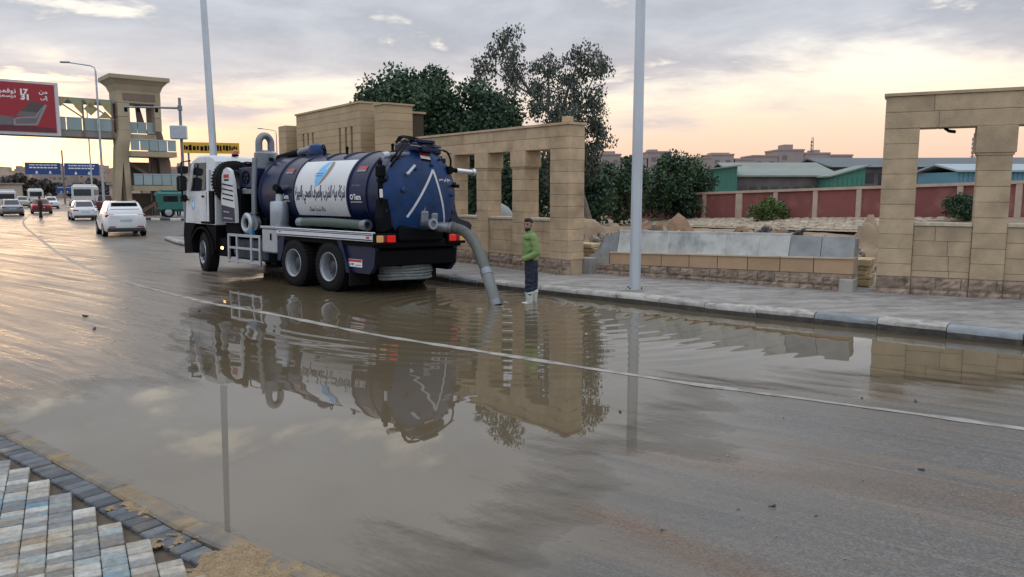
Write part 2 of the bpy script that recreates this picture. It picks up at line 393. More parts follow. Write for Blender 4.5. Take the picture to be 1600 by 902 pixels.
    b = n.new('ShaderNodeBump'); b.inputs['Distance'].default_value = .01; l.new(mr(wet, 0, 1, .55, .10), b.inputs['Strength']); l.new(fine, b.inputs['Height'])
    st2 = mp((1.6, 7.0, 1)); l.new(rot.outputs[0], st2.inputs[0])
    rip = nz(st2.outputs[0], 1.6, 4, .6)
    b2 = n.new('ShaderNodeBump'); b2.inputs['Distance'].default_value = .03; l.new(mr(am.outputs['Fac'], 0, 1, .12, .50), b2.inputs['Strength']); l.new(rip, b2.inputs['Height'])
    l.new(b.outputs[0], b2.inputs['Normal']); l.new(b2.outputs[0], p.inputs['Normal'])
    return m
xs = axis_pts([(-150, -60, 6), (-60, -20, 1.5), (-20, -9, .4), (-9, 7, .08), (7, 16, .3)]); ys = axis_pts([(-3, 3.2, .5), (3.2, 13, .07), (13, 22, .16), (22, 60, 1.), (60, 260, 5)])
v, f = grid(xs, ys, road_h)
ROADM = road_material(); me = fast_mesh('road', v, f, ROADM)
film = np.clip(1 - sdpoly(v[:, 0], v[:, 1], [(-60, 40), (-5.4, 7.2), (-4.3, 9.0), (-5.2, 12.5), (-6.3, 15.5), (-7.5, 20), (-8.5, 23), (-14, 31), (-40, 75), (-75, 110)]) / 1.2, 0, 1)
film = np.clip(film * (.62 + .6 * npnoise(v[:, 0] + 90, v[:, 1] + 90, 1.7, 8)), 0, 1)
wet = np.clip(1 - v[:, 2] / .022, 0, 1); wet[np.hypot(v[:, 0], v[:, 1]) > 21] *= .2
damp = np.clip(1.1 - sdpoly(v[:, 0], v[:, 1], PUD) / 3.0, 0, 1) * .5
wet = np.maximum(np.maximum(wet, damp), film * .95)
def band(pts, w_, seed):
    d = np.full(len(v), 1e9)
    for a_, b_ in zip(pts, pts[1:]):
        a_ = np.array(a_); e_ = np.array(b_) - a_; t_ = np.clip(((v[:, 0] - a_[0]) * e_[0] + (v[:, 1] - a_[1]) * e_[1]) / (e_ @ e_), 0, 1); d = np.minimum(d, np.hypot(v[:, 0] - a_[0] - e_[0] * t_, v[:, 1] - a_[1] - e_[1] * t_))
    return np.clip(1.3 - d / w_, 0, 1) * np.clip(.5 + npnoise(v[:, 0] + 70, v[:, 1] + 70, .5, seed), 0, 1)
mud = np.maximum.reduce([band([(.45, 5.0), (1.1, 4.25), (1.9, 3.5)], .16, 81), .75 * band([(1.1, 6.2), (2.3, 5.5), (4.6, 4.3)], .28, 82), .6 * band([(-12, 14), (-7.2, 9.6), (-5.3, 8.0)], .3, 83)])
for nm, arr in (('wet', wet), ('film', film), ('mud', mud)):
    a = me.attributes.new(nm, 'FLOAT', 'POINT'); a.data.foreach_set('value', arr.astype(np.float32))
ob('road', me, kind='structure')
gv, gf = grid(axis_pts([(-1500, -200, 130), (-200, 200, 20), (200, 1500, 130)]), axis_pts([(-300, -20, 70), (-20, 200, 20), (200, 1800, 100)]), lambda X, Y: np.full(X.shape, -.16))
ob('ground', fast_mesh('ground', gv, gf, ASPH0), kind='structure')
# puddle sheet with the rings that run out from the hose mouth and the boots
HO = np.array([-.30, 14.40]); MANP = np.array([.37, 14.76])
def water_z(x, y):
    z = np.zeros(x.shape)
    for c, amp, k, dec, ph in ((HO, .0064, 2 * math.pi / .38, 2.7, 0.), (MANP, .0026, 2 * math.pi / .25, 2.4, 1.)):
        dx = x - c[0]; dy = y - c[1]; r = np.hypot(dx, dy); r2 = r * (1 + .05 * np.sin(np.arctan2(dy, dx) * 3 + 1)) + .10 * (npnoise(x + 30, y + 30, 1.3, 5) - .5)
        z += amp * np.sin(k * r2 * (1 + .006 * r) + ph) * np.exp(-r / dec) * np.clip(r / .25, 0, 1) * (.6 + .8 * npnoise(x + 7, y + 7, .9, 6))
    z += .0007 * (npnoise(x + 11, y + 11, .16, 9) - .5) * np.exp(-np.hypot(x - HO[0], y - HO[1]) / 5.)
    return z * np.exp(-(np.hypot(x - HO[0] - 1.2, y - HO[1]) / 6.2) ** 4) + .0001
xs = axis_pts([(-8.5, -5, .12), (-5, 6, .035), (6, 10, .1)]); ys = axis_pts([(3.0, 8, .06), (8, 17, .035), (17, 22, .12)])
v, f = grid(xs, ys, water_z)
def water_material():
    m = bpy.data.materials.new('muddy_water'); m.use_nodes = True; t = m.node_tree; n = t.nodes; l = t.links; p = n['Principled BSDF']
    p.inputs['Roughness'].default_value = .015; p.inputs['IOR'].default_value = 1.58
    g = n.new('ShaderNodeNewGeometry'); q = n.new('ShaderNodeTexNoise'); q.inputs['Scale'].default_value = .5; q.inputs['Detail'].default_value = 5; l.new(g.outputs['Position'], q.inputs['Vector'])
    mx = n.new('ShaderNodeMix'); mx.data_type = 'RGBA'; l.new(q.outputs['Fac'], mx.inputs[0]); mx.inputs[6].default_value = (.090, .071, .044, 1); mx.inputs[7].default_value = (.130, .106, .069, 1)
    l.new(mx.outputs[2], p.inputs['Base Color'])
    q2 = n.new('ShaderNodeTexNoise'); q2.inputs['Scale'].default_value = 3.; q2.inputs['Detail'].default_value = 3; l.new(g.outputs['Position'], q2.inputs['Vector'])
    b = n.new('ShaderNodeBump'); b.inputs['Strength'].default_value = .008; b.inputs['Distance'].default_value = .02; l.new(q2.outputs['Fac'], b.inputs['Height']); l.new(b.outputs[0], p.inputs['Normal'])
    # a film a few millimetres deep is clear and broken by the aggregate, deeper water is opaque with mud
    da = n.new('ShaderNodeAttribute'); da.attribute_name = 'depth'; rot = n.new('ShaderNodeMapping'); rot.inputs['Rotation'].default_value = (0, 0, R(-143.1)); l.new(g.outputs['Position'], rot.inputs[0])
    sc_ = n.new('ShaderNodeMapping'); sc_.inputs['Scale'].default_value = (3.5, 14, 1); l.new(rot.outputs[0], sc_.inputs[0])
    q3 = n.new('ShaderNodeTexNoise'); q3.inputs['Scale'].default_value = 2.2; q3.inputs['Detail'].default_value = 6; q3.inputs['Roughness'].default_value = .7; l.new(sc_.outputs[0], q3.inputs['Vector'])
    m1 = n.new('ShaderNodeMath'); m1.operation = 'MULTIPLY_ADD'; l.new(q3.outputs['Fac'], m1.inputs[0]); m1.inputs[1].default_value = .030; l.new(da.outputs['Fac'], m1.inputs[2])
    mr_ = n.new('ShaderNodeMapRange'); l.new(m1.outputs[0], mr_.inputs[0]); mr_.inputs[1].default_value = .010; mr_.inputs[2].default_value = .046
    tr_ = n.new('ShaderNodeBsdfTransparent'); ms = n.new('ShaderNodeMixShader'); l.new(mr_.outputs[0], ms.inputs[0]); l.new(tr_.outputs[0], ms.inputs[1]); l.new(p.outputs[0], ms.inputs[2]); l.new(ms.outputs[0], n['Material Output'].inputs['Surface'])
    return m
wme = fast_mesh('water', v, f, water_material()); at_ = wme.attributes.new('depth', 'FLOAT', 'POINT'); at_.data.foreach_set('value', (-road_h(v[:, 0], v[:, 1])).astype(np.float32))
ob('water', wme, kind='structure')
# lane line, worn paint on the crown of the road
PAINT = mat('worn_line_paint', (.30, .285, .26), .55, var=.35, scale=9, col2=(.14, .13, .115), c2s=4.5, c2t=(.46, .64))
lane = polyline([(-45, 72), (-33, 52), (-20.1, 32.9), (-13.6, 23.6), (-9.67, 18.6), (-6.36, 15.12), (-4.12, 13.19), (-2.12, 11.37), (-.56, 10.2), (1.48, 8.71), (3.22, 7.52), (4.55, 6.61), (8, 4.2)], .12)
ln = []; a = offset(lane, .062); b = offset(lane, -.062)
jj = (npnoise(np.arange(len(lane)), np.zeros(len(lane)), 2.2, 12) - .5) * .03
for i in range(len(lane)):
    for q in (a[i] + jj[i], b[i] - jj[i]): ln.append((q[0], q[1], max(0., float(road_h(np.array([q[0]]), np.array([q[1]]))[0])) + .0035))
lf = np.array([(2 * i, 2 * i + 1, 2 * i + 3, 2 * i + 2) for i in range(len(lane) - 1)])
ob('lane_line', fast_mesh('lane_line', np.array(ln), lf, PAINT), kind='structure')
# ------------------------------------------------------------------ right pavement + kerb stones
SWZ = .17
PAVE = mat('pavement_concrete', (.285, .272, .255), .88, var=.42, scale=1.6, bump=.9, bscale=16, col2=(.17, .16, .15), c2s=3.2, c2t=(.47, .60), streak=(1., 2.2, 1))
ks = resample(KERB, .95)
outer = offset(KERB, -.0)
back = KERB + np.array([.62, .78]) * 9
mb = MB(); inner = offset(KERB, -.16)
# curved strip from the kerb back to the walls, finely divided and slightly uneven
rows = 16; vs = []; n = len(inner)
for i in range(n):
    q = inner[i]; d = np.array([.66, .75])
    for k in range(rows + 1):
        pnt = q + d * (k / rows) ** 1.3 * 6.5
        vs.append((pnt[0], pnt[1], SWZ - .012 + .016 * (float(npnoise(pnt[0] + 60, pnt[1] + 60, .8, 21)) - .5) + .03 * (k / rows)))
fs = np.array([(i * (rows + 1) + k, i * (rows + 1) + k + 1, (i + 1) * (rows + 1) + k + 1, (i + 1) * (rows + 1) + k) for i in range(n - 1) for k in range(rows)])
pav = ob('pavement', fast_mesh('pavement', np.array(vs), fs, PAVE), kind='structure')
KS = [mat('kerb_concrete', (.33, .32, .295), .85, var=.35, scale=5, bump=.6, bscale=30, rand=.12, col2=(.17, .16, .15), c2s=4),
      mat('kerb_old_white', (.36, .355, .32), .8, var=.3, scale=5, bump=.6, bscale=30, rand=.1, col2=(.22, .21, .19), c2s=4),
      mat('kerb_old_blue', (.21, .235, .255), .8, var=.3, scale=5, bump=.6, bscale=30, rand=.1, col2=(.22, .22, .21), c2s=4)]
WETK = mat('wet_algae_kerb_face', (.035, .033, .028), .6, var=.4, scale=8, bump=.5, bscale=30, col2=(.07, .06, .045), c2s=5)
kerb = ob('kerb', None, kind='structure')
for i in range(len(ks) - 1):
    a, b = ks[i], ks[i + 1]; d = b - a; Lk = np.linalg.norm(d); ang = math.atan2(d[1], d[0]); c = (a + b) / 2
    r = random.random(); z0 = random.uniform(-.012, .012)
    nrm = np.array([d[1], -d[0]]) / Lk                       # towards the pavement
    cc = c + nrm * .085
    mb = MB(); Lq = Lk - .014
    # rounded-nose section
    sec = [(-.085, -.16), (-.085, .085), (-.075, .135), (-.04, .168), (.17, .176), (.17, -.16)]
    nseg = 6; vs = []; fs = []
    for s in range(nseg + 1):
        x = -Lq / 2 + Lq * s / nseg
        for y, z in sec:
            j = (random.random() - .5) * .016 if z > 0 else 0
            vs.append((x, -y + j, z + z0 + (j * .7)))
    m6 = len(sec)
    for s in range(nseg):
        for k in range(m6): fs.append((s * m6 + k, s * m6 + (k + 1) % m6, (s + 1) * m6 + (k + 1) % m6, (s + 1) * m6 + k))
    fs += [tuple(range(m6)), tuple(range(nseg * m6 + m6 - 1, nseg * m6 - 1, -1))]
    mb.add(vs, fs); mb.m = [1 if (q % m6 == 0 and q < nseg * m6) else 0 for q in range(len(fs))]
    near = c[1] < 22
    mt = KS[1] if (r < .22 and near) else KS[2] if (r < .42 and near) else KS[0]
    mb.build('kerb_stone', [mt, WETK], kerb, smooth=40, loc=(cc[0], cc[1], 0), rz=ang)
# far pavement island round the footbridge, with a black and white kerb
isl = [(-15.2, 33.6), (-15.9, 35.6), (-14.6, 37.4), (-8, 36), (6, 34), (0, 20)]
isl2 = [(-36.5, 72), (-33, 65.5), (-29.5, 60.2), (-25.5, 57.2), (-18, 56), (4, 58), (10, 110), (-40, 110), (-48, 96)]
mb = MB(); mb.prism(isl2, -.15, .16, 'z'); mb.build('pavement_island', PAVE, smooth=0, kind='structure')
kw = mat('kerb_white_far', (.55, .54, .50), .8, var=.2); kb = mat('kerb_black_far', (.05, .05, .05), .8, var=.2)
k2 = ob('kerb_far', None, kind='structure')
q = resample(polyline(isl2[:6], .4)[:-1], 1.0)
for i in range(len(q) - 1):
    d = q[i + 1] - q[i]; c = (q[i] + q[i + 1]) / 2
    MB().box((0, 0, 0), (np.linalg.norm(d), .22, .36), .02).build('kerb_stone', kw if i % 2 else kb, k2, loc=(c[0], c[1], 0), rz=math.atan2(d[1], d[0]))
# dirt lot behind the walls
def lot_z(X, Y):
    base = .10 + .06 * np.clip((Y - 22) / 10, 0, 1); rise = .25 * np.clip((Y - 48) / 12, 0, 1)
    return base + rise + .16 * (npnoise(X + 40, Y + 40, 2.2, 31) - .5) + .10 * (npnoise(X + 40, Y + 40, .6, 32) - .5)
v, f = grid(axis_pts([(-16, 0, .8), (0, 26, .3), (26, 70, 2)]), axis_pts([(10, 22, .4), (22, 46, .35), (46, 110, 3)]), lot_z)
# drop the part of the sheet lying on road side of the walls
keep = []
WL = np.array([(30, 3.2), (14.0, 11.6), (7.3, 15.2), (2.0, 18.9), (-4.0, 25.6), (-12, 36.5)])
for q4 in f:
    cx, cy = v[q4].mean(0)[:2]; k = np.interp(cx, WL[::-1, 0], WL[::-1, 1]); keep.append(cy > k)
ob('dirt_lot', fast_mesh('dirt_lot', v, f[np.array(keep)], DIRT), kind='structure')
def mound(name, c, r, h, label, seed, m=DIRT):
    xs = np.linspace(-1.25, 1.25, 40); X, Y = np.meshgrid(xs, xs); rr = np.hypot(X, Y)
    Z = h * np.clip(1 - rr ** 1.2, -.12, 1) * (.3 + 1.35 * npnoise(X * 2 + seed, Y * 2 + seed, .5, seed)) + .28 * h * (npnoise(X * 9 + seed, Y * 9, 1.3, seed + 1) - .5) + .16 * h * (npnoise(X * 9 + seed, Y * 9, .5, seed + 2) - .5)
    i = (np.arange(39)[:, None] * 40 + np.arange(39)[None]).ravel(); ff = np.c_[i, i + 1, i + 41, i + 40]
    o = ob(name, fast_mesh(name, np.c_[X.ravel() * r[0], Y.ravel() * r[1], Z.ravel()], ff, m), loc=c, rz=-.7, kind='stuff', label=label, cat='dirt'); return o
MUD = mat('brown_earth', (.22, .14, .085), .97, var=.45, scale=2.5, bump=1., bscale=12, col2=(.12, .085, .06), c2s=1.6)
mound('earth_mound', (4.9, 25.6, .12), (3.2, 1.8), 1.0, 'brown earth heaped behind the grey marble wall', 3, MUD)
mound('earth_mound', (2.4, 26.5, .12), (2.8, 1.8), .95, 'pale earth heap beside the leaning tree trunk', 5, DIRT)
mound('earth_mound', (9.4, 20.2, .1), (1.8, 1.4), 1.0, 'stony earth heap between marble wall and tall gate pier', 9, DIRT)
mound('earth_mound', (8.0, 24.5, .1), (3.0, 1.5), .75, 'low dark earth heap below the pitched stone bank', 13, MUD)
# broken stone and rubble lumps
def rubble(name, cx, cy, cz, sx, sy, sz, n, label, m, s0=.05, s1=.16):
    mb = MB()
    for i in range(n):
        a = Euler((random.random() * 6, random.random() * 6, random.random() * 6)).to_matrix().to_4x4(); s = random.uniform(s0, s1)
        mb.M = Matrix.Translation((cx + random.gauss(0, sx), cy + random.gauss(0, sy), cz + abs(random.gauss(0, sz)))) @ a
        mb.box((0, 0, 0), (s * random.uniform(.7, 1.6), s, s * random.uniform(.4, .9)), s * .18)
    return mb.build(name, m, smooth=0, kind='stuff', label=label, cat='rubble')
RUB = mat('rubble_stone', (.30, .26, .22), .95, var=.5, scale=4, bump=.6, bscale=25, col2=(.09, .08, .08), c2s=3)
RUBD = mat('dark_rubble', (.06, .058, .06), .9, var=.6, scale=4, bump=.6, bscale=25, col2=(.2, .19, .18), c2s=3)
rubble('rubble', 2.6, 21.0, .45, .35, .5, .22, 150, 'dark broken asphalt heap beside the end of the marble wall', RUBD, .06, .2)
rubble('rubble', 7.4, 17.2, .35, .3, .5, .25, 120, 'broken stone spilling between marble wall and tall gate', RUB)
rubble('rubble', 7.3, 22.0, .75, .5, .35, .12, 110, 'dark lumps lying behind the far end of marble wall', RUBD)
rubble('rubble', 3.0, 20.0, .75, .4, .5, .2, 70, 'pale broken blocks behind the near end of marble wall', RUB, .08, .25)
# ------------------------------------------------------------------ near pavement: kerb strip, soldier course, stepped pavers, sand
NK = polyline([(-9.2, 10.6), (-6.6, 8.35), (-4.54, 6.62), (-3.51, 5.81), (-2.66, 5.12), (-2.0, 4.58), (-1.46, 4.17), (-.87, 3.8), (.1, 3.1), (1.2, 2.3)], .1)
NZ = .12
KN = mat('near_kerb_concrete', (.175, .160, .138), .9, var=.3, scale=7, bump=.8, bscale=55, col2=(.25, .19, .115), c2s=2.6, c2t=(.42, .60))
near = ob('near_pavement', None, kind='structure')
nk2 = resample(NK, .98)
for i in range(len(nk2) - 1):
    a, b = nk2[i], nk2[i + 1]; d = b - a; Lk = np.linalg.norm(d); c = (a + b) / 2; nrm = np.array([-d[1], d[0]]) / Lk * -1
    cc = c + nrm * .077
    MB().box((0, 0, 0), (Lk - .003, .15, .36), .016).build('kerb_stone', KN, near, loc=(cc[0], cc[1], NZ - .18), rz=math.atan2(d[1], d[0]))
DKP = mat('dark_paver', (.105, .115, .13), .9, var=.3, scale=9, bump=.7, bscale=60, rand=.3, col2=(.17, .16, .14), c2s=4)
q = resample(NK, .112)
smesh = MB().box((0, 0, 0), (.100, .155, .12), .008).mesh('soldier_block', DKP)
inside = offset(q, -.235)
for i in range(len(q)):
    if inside[i][1] < 2.6 or inside[i][0] < -6: continue
    t = NK[min(len(NK) - 1, np.argmin(np.hypot(*(NK - q[i]).T)) + 1)] - NK[max(0, np.argmin(np.hypot(*(NK - q[i]).T)) - 1)]
    ob('soldier_paver', smesh, near, loc=(inside[i][0], inside[i][1], NZ - .072 + random.uniform(-.005, .005)), rz=math.atan2(t[1], t[0]) + random.uniform(-.03, .03))
PC = [mat('paver_white', (.42, .42, .39), .9, var=.3, scale=26, bump=.9, bscale=60, rand=.16, col2=(.33, .265, .175), c2s=3.4, c2t=(.46, .74)),
      mat('paver_grey', (.21, .22, .225), .9, var=.3, scale=26, bump=.9, bscale=60, rand=.2, col2=(.30, .24, .16), c2s=3.4, c2t=(.46, .74)),
      mat('paver_blue', (.14, .255, .33), .88, var=.3, scale=26, bump=.9, bscale=60, rand=.18, col2=(.30, .25, .17), c2s=2.6, c2t=(.53, .62)),
      mat('paver_pale_blue', (.27, .32, .33), .9, var=.3, scale=26, bump=.9, bscale=60, rand=.14, col2=(.31, .26, .18), c2s=3.4, c2t=(.46, .74))]
PL, PW = .130, .086
pm = [MB().box((0, 0, 0), (PL - .005, PW - .005, .07), .005).mesh('paver_block', m) for m in PC]
ew = np.array([math.cos(R(30)), math.sin(R(30))]); ec = np.array([-math.sin(R(30)), math.cos(R(30))]); po = np.array([-2.6, 4.2])
edge = offset(NK, -.318); pcount = 0
pav_far = MB(); cells = []
for i in range(-26, 22):
    for k in range(-30, 46):
        c = po + ew * i * PL + ec * k * PW
        # whole paver must lie inside the soldier course
        ok = True
        for su, sv_ in ((.5, .5), (.5, -.5), (-.5, .5)):
            cp = c + ew * su * PL + ec * sv_ * PW; j = np.argmin(np.hypot(*(edge - cp).T)); t = edge[min(j + 1, len(edge) - 1)] - edge[max(j - 1, 0)]
            if t[0] * (cp[1] - edge[j][1]) - t[1] * (cp[0] - edge[j][0]) > 0: ok = False; break
        if not ok: continue
        # inside the view with a margin of a step
        if c[1] < 3.3 or c[0] < -.70 * c[1] - .2 or c[0] > .3: continue
        cells.append((c[1], i, k, c))
cells.sort(key=lambda q: -q[0] if q[0] < 3.7 else q[0])
for _, i, k, c in cells:
    if 1:
        r = random.random(); ki = 0 if r < .40 else 1 if r < .86 else 2 if r < .90 else 3
        if i < -4 and ki == 0 and random.random() < .3: ki = 3
        ob('paver', pm[ki], near, loc=(c[0], c[1], NZ - .03 + random.uniform(-.003, .004)), rz=R(30) + random.uniform(-.012, .012)).rotation_euler.x = random.uniform(-.02, .02); pcount += 1
print('pavers', pcount)
BED = mat('bedding_sand', (.11, .085, .06), .97, var=.3, scale=6, bump=.8, bscale=60)
e0 = NK; e1 = NK + np.array([-6.0, -6.0]); n = len(NK)
ob('bedding', fast_mesh('bedding', np.array([(*p, NZ - .04) for p in offset(NK, -.145)] + [(*p, NZ - .04) for p in e1]), np.array([(i, i + 1, n + i + 1, n + i) for i in range(n - 1)]), BED), near)
SAND = mat('loose_sand', (.36, .265, .155), .97, var=.28, scale=14, bump=1.0, bscale=90, col2=(.24, .17, .10), c2s=70, c2t=(.44, .60))
xs = np.arange(-4.2, .9, .016); ys = np.arange(2.5, 6.0, .016)
def sand_z(X, Y):
    dn = np.full(X.shape, 1e9); q = NK[::3]
    for p in q: dn = np.minimum(dn, np.hypot(X - p[0], Y - p[1]))
    a = npnoise(X + 20, Y + 20, .42, 41) * .46 + npnoise(X + 20, Y + 20, .13, 42) * .28 + npnoise(X, Y, .033, 43) * .34
    bias = np.interp(Y, [2.6, 3.6, 4.2, 4.9, 6], [-.04, -.08, -.2, -.32, -.4]) + .50 * np.exp(-((X + 1.0) ** 2 + (Y - 3.72) ** 2) / .17) + .3 * np.exp(-((X + 1.45) ** 2 + (Y - 3.75) ** 2) / .06) + .22 * np.exp(-((X + 1.5) ** 2 + (Y - 4.02) ** 2) / .03) + .14 * np.exp(-((X + 2.3) ** 2 + (Y - 4.1) ** 2) / .06) - .05 * np.clip(-X - 3.0, 0, 1) * 3
    h = (a - .70 + bias) * .05
    return NZ + .004 + np.minimum(h, .03)
v, f = grid(xs, ys, sand_z)
cen = v[f].mean(1); dn = np.zeros(len(f), bool); kk = offset(NK, -.03)
j = np.array([np.argmin((kk[:, 0] - c[0]) ** 2 + (kk[:, 1] - c[1]) ** 2) for c in cen]); t = kk[np.minimum(j + 1, len(kk) - 1)] - kk[np.maximum(j - 1, 0)]
side = t[:, 0] * (cen[:, 1] - kk[j][:, 1]) - t[:, 1] * (cen[:, 0] - kk[j][:, 0])
ok = (side < 0) & (v[f][:, :, 2].max(1) > NZ - .006)
ob('loose_sand', fast_mesh('loose_sand', v, f[ok], SAND), kind='stuff', label='loose orange sand spilt over the stepped pavers', cat='sand')
# small litter on the carriageway
mb = MB()
for i in range(230):
    x = random.uniform(-1, 7); y = random.uniform(3.6, 9.5)
    if sdpoly(np.array([x]), np.array([y]), PUD)[0] < .15: continue
    s = random.choice((.004, .006, .007, .009, .013)); z = float(road_h(np.array([x]), np.array([y]))[0])
    mb.M = Matrix.Translation((x, y, z + s * .25)) @ Euler((random.random(), random.random(), random.random() * 6)).to_matrix().to_4x4(); mb.box((0, 0, 0), (s * random.uniform(1, 2.2), s, s * .6), s * .15)
mb.build('gravel_litter', RUB, smooth=0, kind='stuff', label='scattered grit and pebbles on the damp road', cat='gravel')
mb = MB()
for x, y, s in ((1.75, 4.95, .032), (1.98, 4.78, .018), (-.42 + .5, 3.85, .03), (1.05, 7.25, .03), (.95, 4.6, .02), (3.1, 5.6, .03), (4.1, 7.6, .035), (3.6, 7.7, .03), (-7.2, 12.8, .07), (-6.4, 11.6, .06), (-5.6, 13.6, .05), (-7.8, 10.0, .06)):
    z = max(0., float(road_h(np.array([x]), np.array([y]))[0])); mb.M = Matrix.Translation((x, y, z + s * .2)) @ Euler((.3, .2, random.random() * 6)).to_matrix().to_4x4(); mb.box((0, 0, 0), (s * 1.6, s * .7, s * .4), s * .1)
mb.build('debris', RUBD, smooth=0, kind='stuff', label='dark leaf and clod scraps on the wet road', cat='debris')
# ------------------------------------------------------------------ stone gates, built block by block
BM = {}
def block(parent, x0, x1, y0, y1, z0, z1, m, name='stone_block', ch=.007, gap=.0025):
    d = (round(x1 - x0 - 2 * gap, 3), round(y1 - y0, 3), round(z1 - z0 - 2 * gap, 3)); k = (d, m.name, ch)
    if k not in BM: BM[k] = MB().box((0, 0, 0), d, ch).mesh(name, m, 0)
    return ob(name, BM[k], parent, loc=((x0 + x1) / 2, (y0 + y1) / 2 + random.uniform(-.003, .003), (z0 + z1) / 2))
def courses(parent, x0, x1, y0, y1, z0, z1, ch, m, cut=None):
    z = z1
    while z > z0 + .02:
        zb = max(z0, z - ch)
        if zb - z0 < .08: zb = z0
        cuts = [x0]
        if cut:
            x = x0 + random.uniform(.4, 1.) * cut
            while x < x1 - .25: cuts.append(x); x += cut * random.uniform(.8, 1.25)
        cuts.append(x1)
        for a, b in zip(cuts, cuts[1:]): block(parent, a, b, y0, y1, zb, z, m)
        z = zb
def core(parent, x0, x1, y0, y1, z0, z1, m): MB().b2(x0, x1, y0, y1, z0, z1).build('core', m, parent, smooth=0)
def rough_base(parent, x0, x1, y0, z0, z1, seed=0, ends=True):
    """courses of rough faced stones with an uneven, proud face"""
    n = max(1, int(round((x1 - x0) / .34))); rows = 2
    for r in range(rows):
        xs = [x0] + sorted(x0 + (x1 - x0) * (i + (.5 if r else 0) + random.uniform(-.18, .18)) / n for i in range(1, n)) + [x1]
        za = z0 + (z1 - z0) * r / rows; zb = z0 + (z1 - z0) * (r + 1) / rows
        for a, b in zip(xs, xs[1:]):
            if b - a < .05: continue
            nx, nz = 5, 4; vs = []; fs = []
            for i in range(nx + 1):
                for k in range(nz + 1):
                    e = (i in (0, nx)) or (k in (0, nz))
                    vs.append((a + .005 + (b - a - .01) * i / nx, y0 + (.012 if e else random.uniform(-.022, .006)), za + .004 + (zb - za - .008) * k / nz))
            for i in range(nx):
                for k in range(nz): p = i * (nz + 1) + k; fs.append((p, p + nz + 1, p + nz + 2, p + 1))
            o = len(vs); bx = [(a + .005, za + .004), (b - .005, za + .004), (b - .005, zb - .004), (a + .005, zb - .004)]
            vs += [(x, y0 + .012, z) for x, z in bx] + [(x, y0 + .12, z) for x, z in bx]
            fs += [(o + i, o + (i + 1) % 4, o + 4 + (i + 1) % 4, o + 4 + i) for i in range(4)]
            MB().add(vs, fs).build('rough_stone', ROUGH, parent, smooth=0)
def portico(name, label, loc, rz, m, p, cap_depth=.0):
    """wall of piers and square pillars carrying a deep beam; x along the face, y into the wall"""
    t = thing(name, label, 'stone gate', loc, rz)
    top, lint, capb, sill, zb, z0, ch, th = p['top'], p['lint'], p['capb'], p['sill'], p['base'], p['z0'], p['course'], p['th']
    x_end = p['x1']
    MB().b2(p['x0'] - .03, x_end + .03, -.035, th + .035, top, top + .055).build('coping', m, t, smooth=0)
    c2 = (top + lint) / 2
    for za, zt, cut in ((lint, c2, 1.5), (c2, top, 1.35)):
        xs = [p['x0']]; x = p['x0'] + cut * .6
        while x < x_end - .3: xs.append(x); x += cut * random.uniform(.85, 1.2)
        xs.append(x_end)
        for a, b in zip(xs, xs[1:]): block(t, a, b, 0, th, za, zt, m, 'beam_block')
    core(t, p['x0'] + .02, x_end - .02, .03, th - .03, lint + .02, top - .02, m)
    for a, b in p['piers']:
        courses(t, a, b, 0, th, zb, lint, ch, m); core(t, a + .02, b - .02, .02, th - .02, z0, lint, m); rough_base(t, a, b, -.01, z0, zb)
    for a, b in p['cols']:
        block(t, a - .05, b + .05, -.03, th - .02, capb, lint, m, 'capital')
        MB().b2(a - .02, b + .02, -.012, th - .04, capb - .04, capb).build('capital_band', m, t, smooth=0)
        courses(t, a, b, 0, th - .05, zb, capb - .04, ch, m); core(t, a + .02, b - .02, .02, th - .07, z0, lint, m); rough_base(t, a, b, -.01, z0, zb)
    sol = sorted(p['piers'] + p['cols'])
    for (a, b), (c, d) in zip(sol, sol[1:]):
        courses(t, b, c, .05, th - .12, zb, sill - .07, ch, m, cut=.9); core(t, b, c, .08, th - .14, z0, sill - .07, m); rough_base(t, b, c, .03, z0, zb)
        block(t, b, c, .02, th - .08, sill - .07, sill, mat('pale_sill', (.46, .40, .30), .85, var=.3, scale=8, bump=.7, bscale=30), 'sill')
    return t
a39 = R(39.5)
# the face of the middle gate runs away to the left: build it mirrored so that +x runs to the right
X1 = 7.7
ex = np.array([math.sin(a39), -math.cos(a39)])              # rightwards along the face
st = np.array([1.305, 17.90]) - ex * X1
g1 = portico('pillared_stone_gate', 'tan stone pillared gate wall behind the man in green', (st[0], st[1], 0), math.atan2(ex[1], ex[0]), STONE,
        dict(x0=0., x1=X1, top=3.66, lint=3.12, capb=2.73, sill=1.49, base=.53, z0=.06, course=.268, th=.52,
             piers=[(0., .7), (X1 - .64, X1)], cols=[(X1 - 2.05, X1 - 1.56), (X1 - 3.54, X1 - 3.06), (X1 - 5.05, X1 - 4.56), (X1 - 6.4, X1 - 6.0)]))
MB().box((X1 - .32, .26, 3.79), (.20, .2, .15), .01).build('stub_block', STONE, g1)
a63 = R(63); ex2 = np.array([math.sin(a63), -math.cos(a63)])
g2 = portico('pillared_stone_gate', 'tall tan stone pillared gate framing a green bush and red wall', (7.03, 14.85, 0), math.atan2(ex2[1], ex2[0]), STONE2,
        dict(x0=.04, x1=5.3, top=3.90, lint=3.30, capb=2.82, sill=1.55, base=.51, z0=.05, course=.283, th=.50,
             piers=[(.04, .64), (4.66, 5.3)], cols=[(1.60, 2.14), (3.12, 3.66)]))
MB().tube([(1.05, .25, 3.30), (1.12, .2, 3.24), (1.22, .15, 3.22)], .03, 6).build('bracket', DARK, g2)
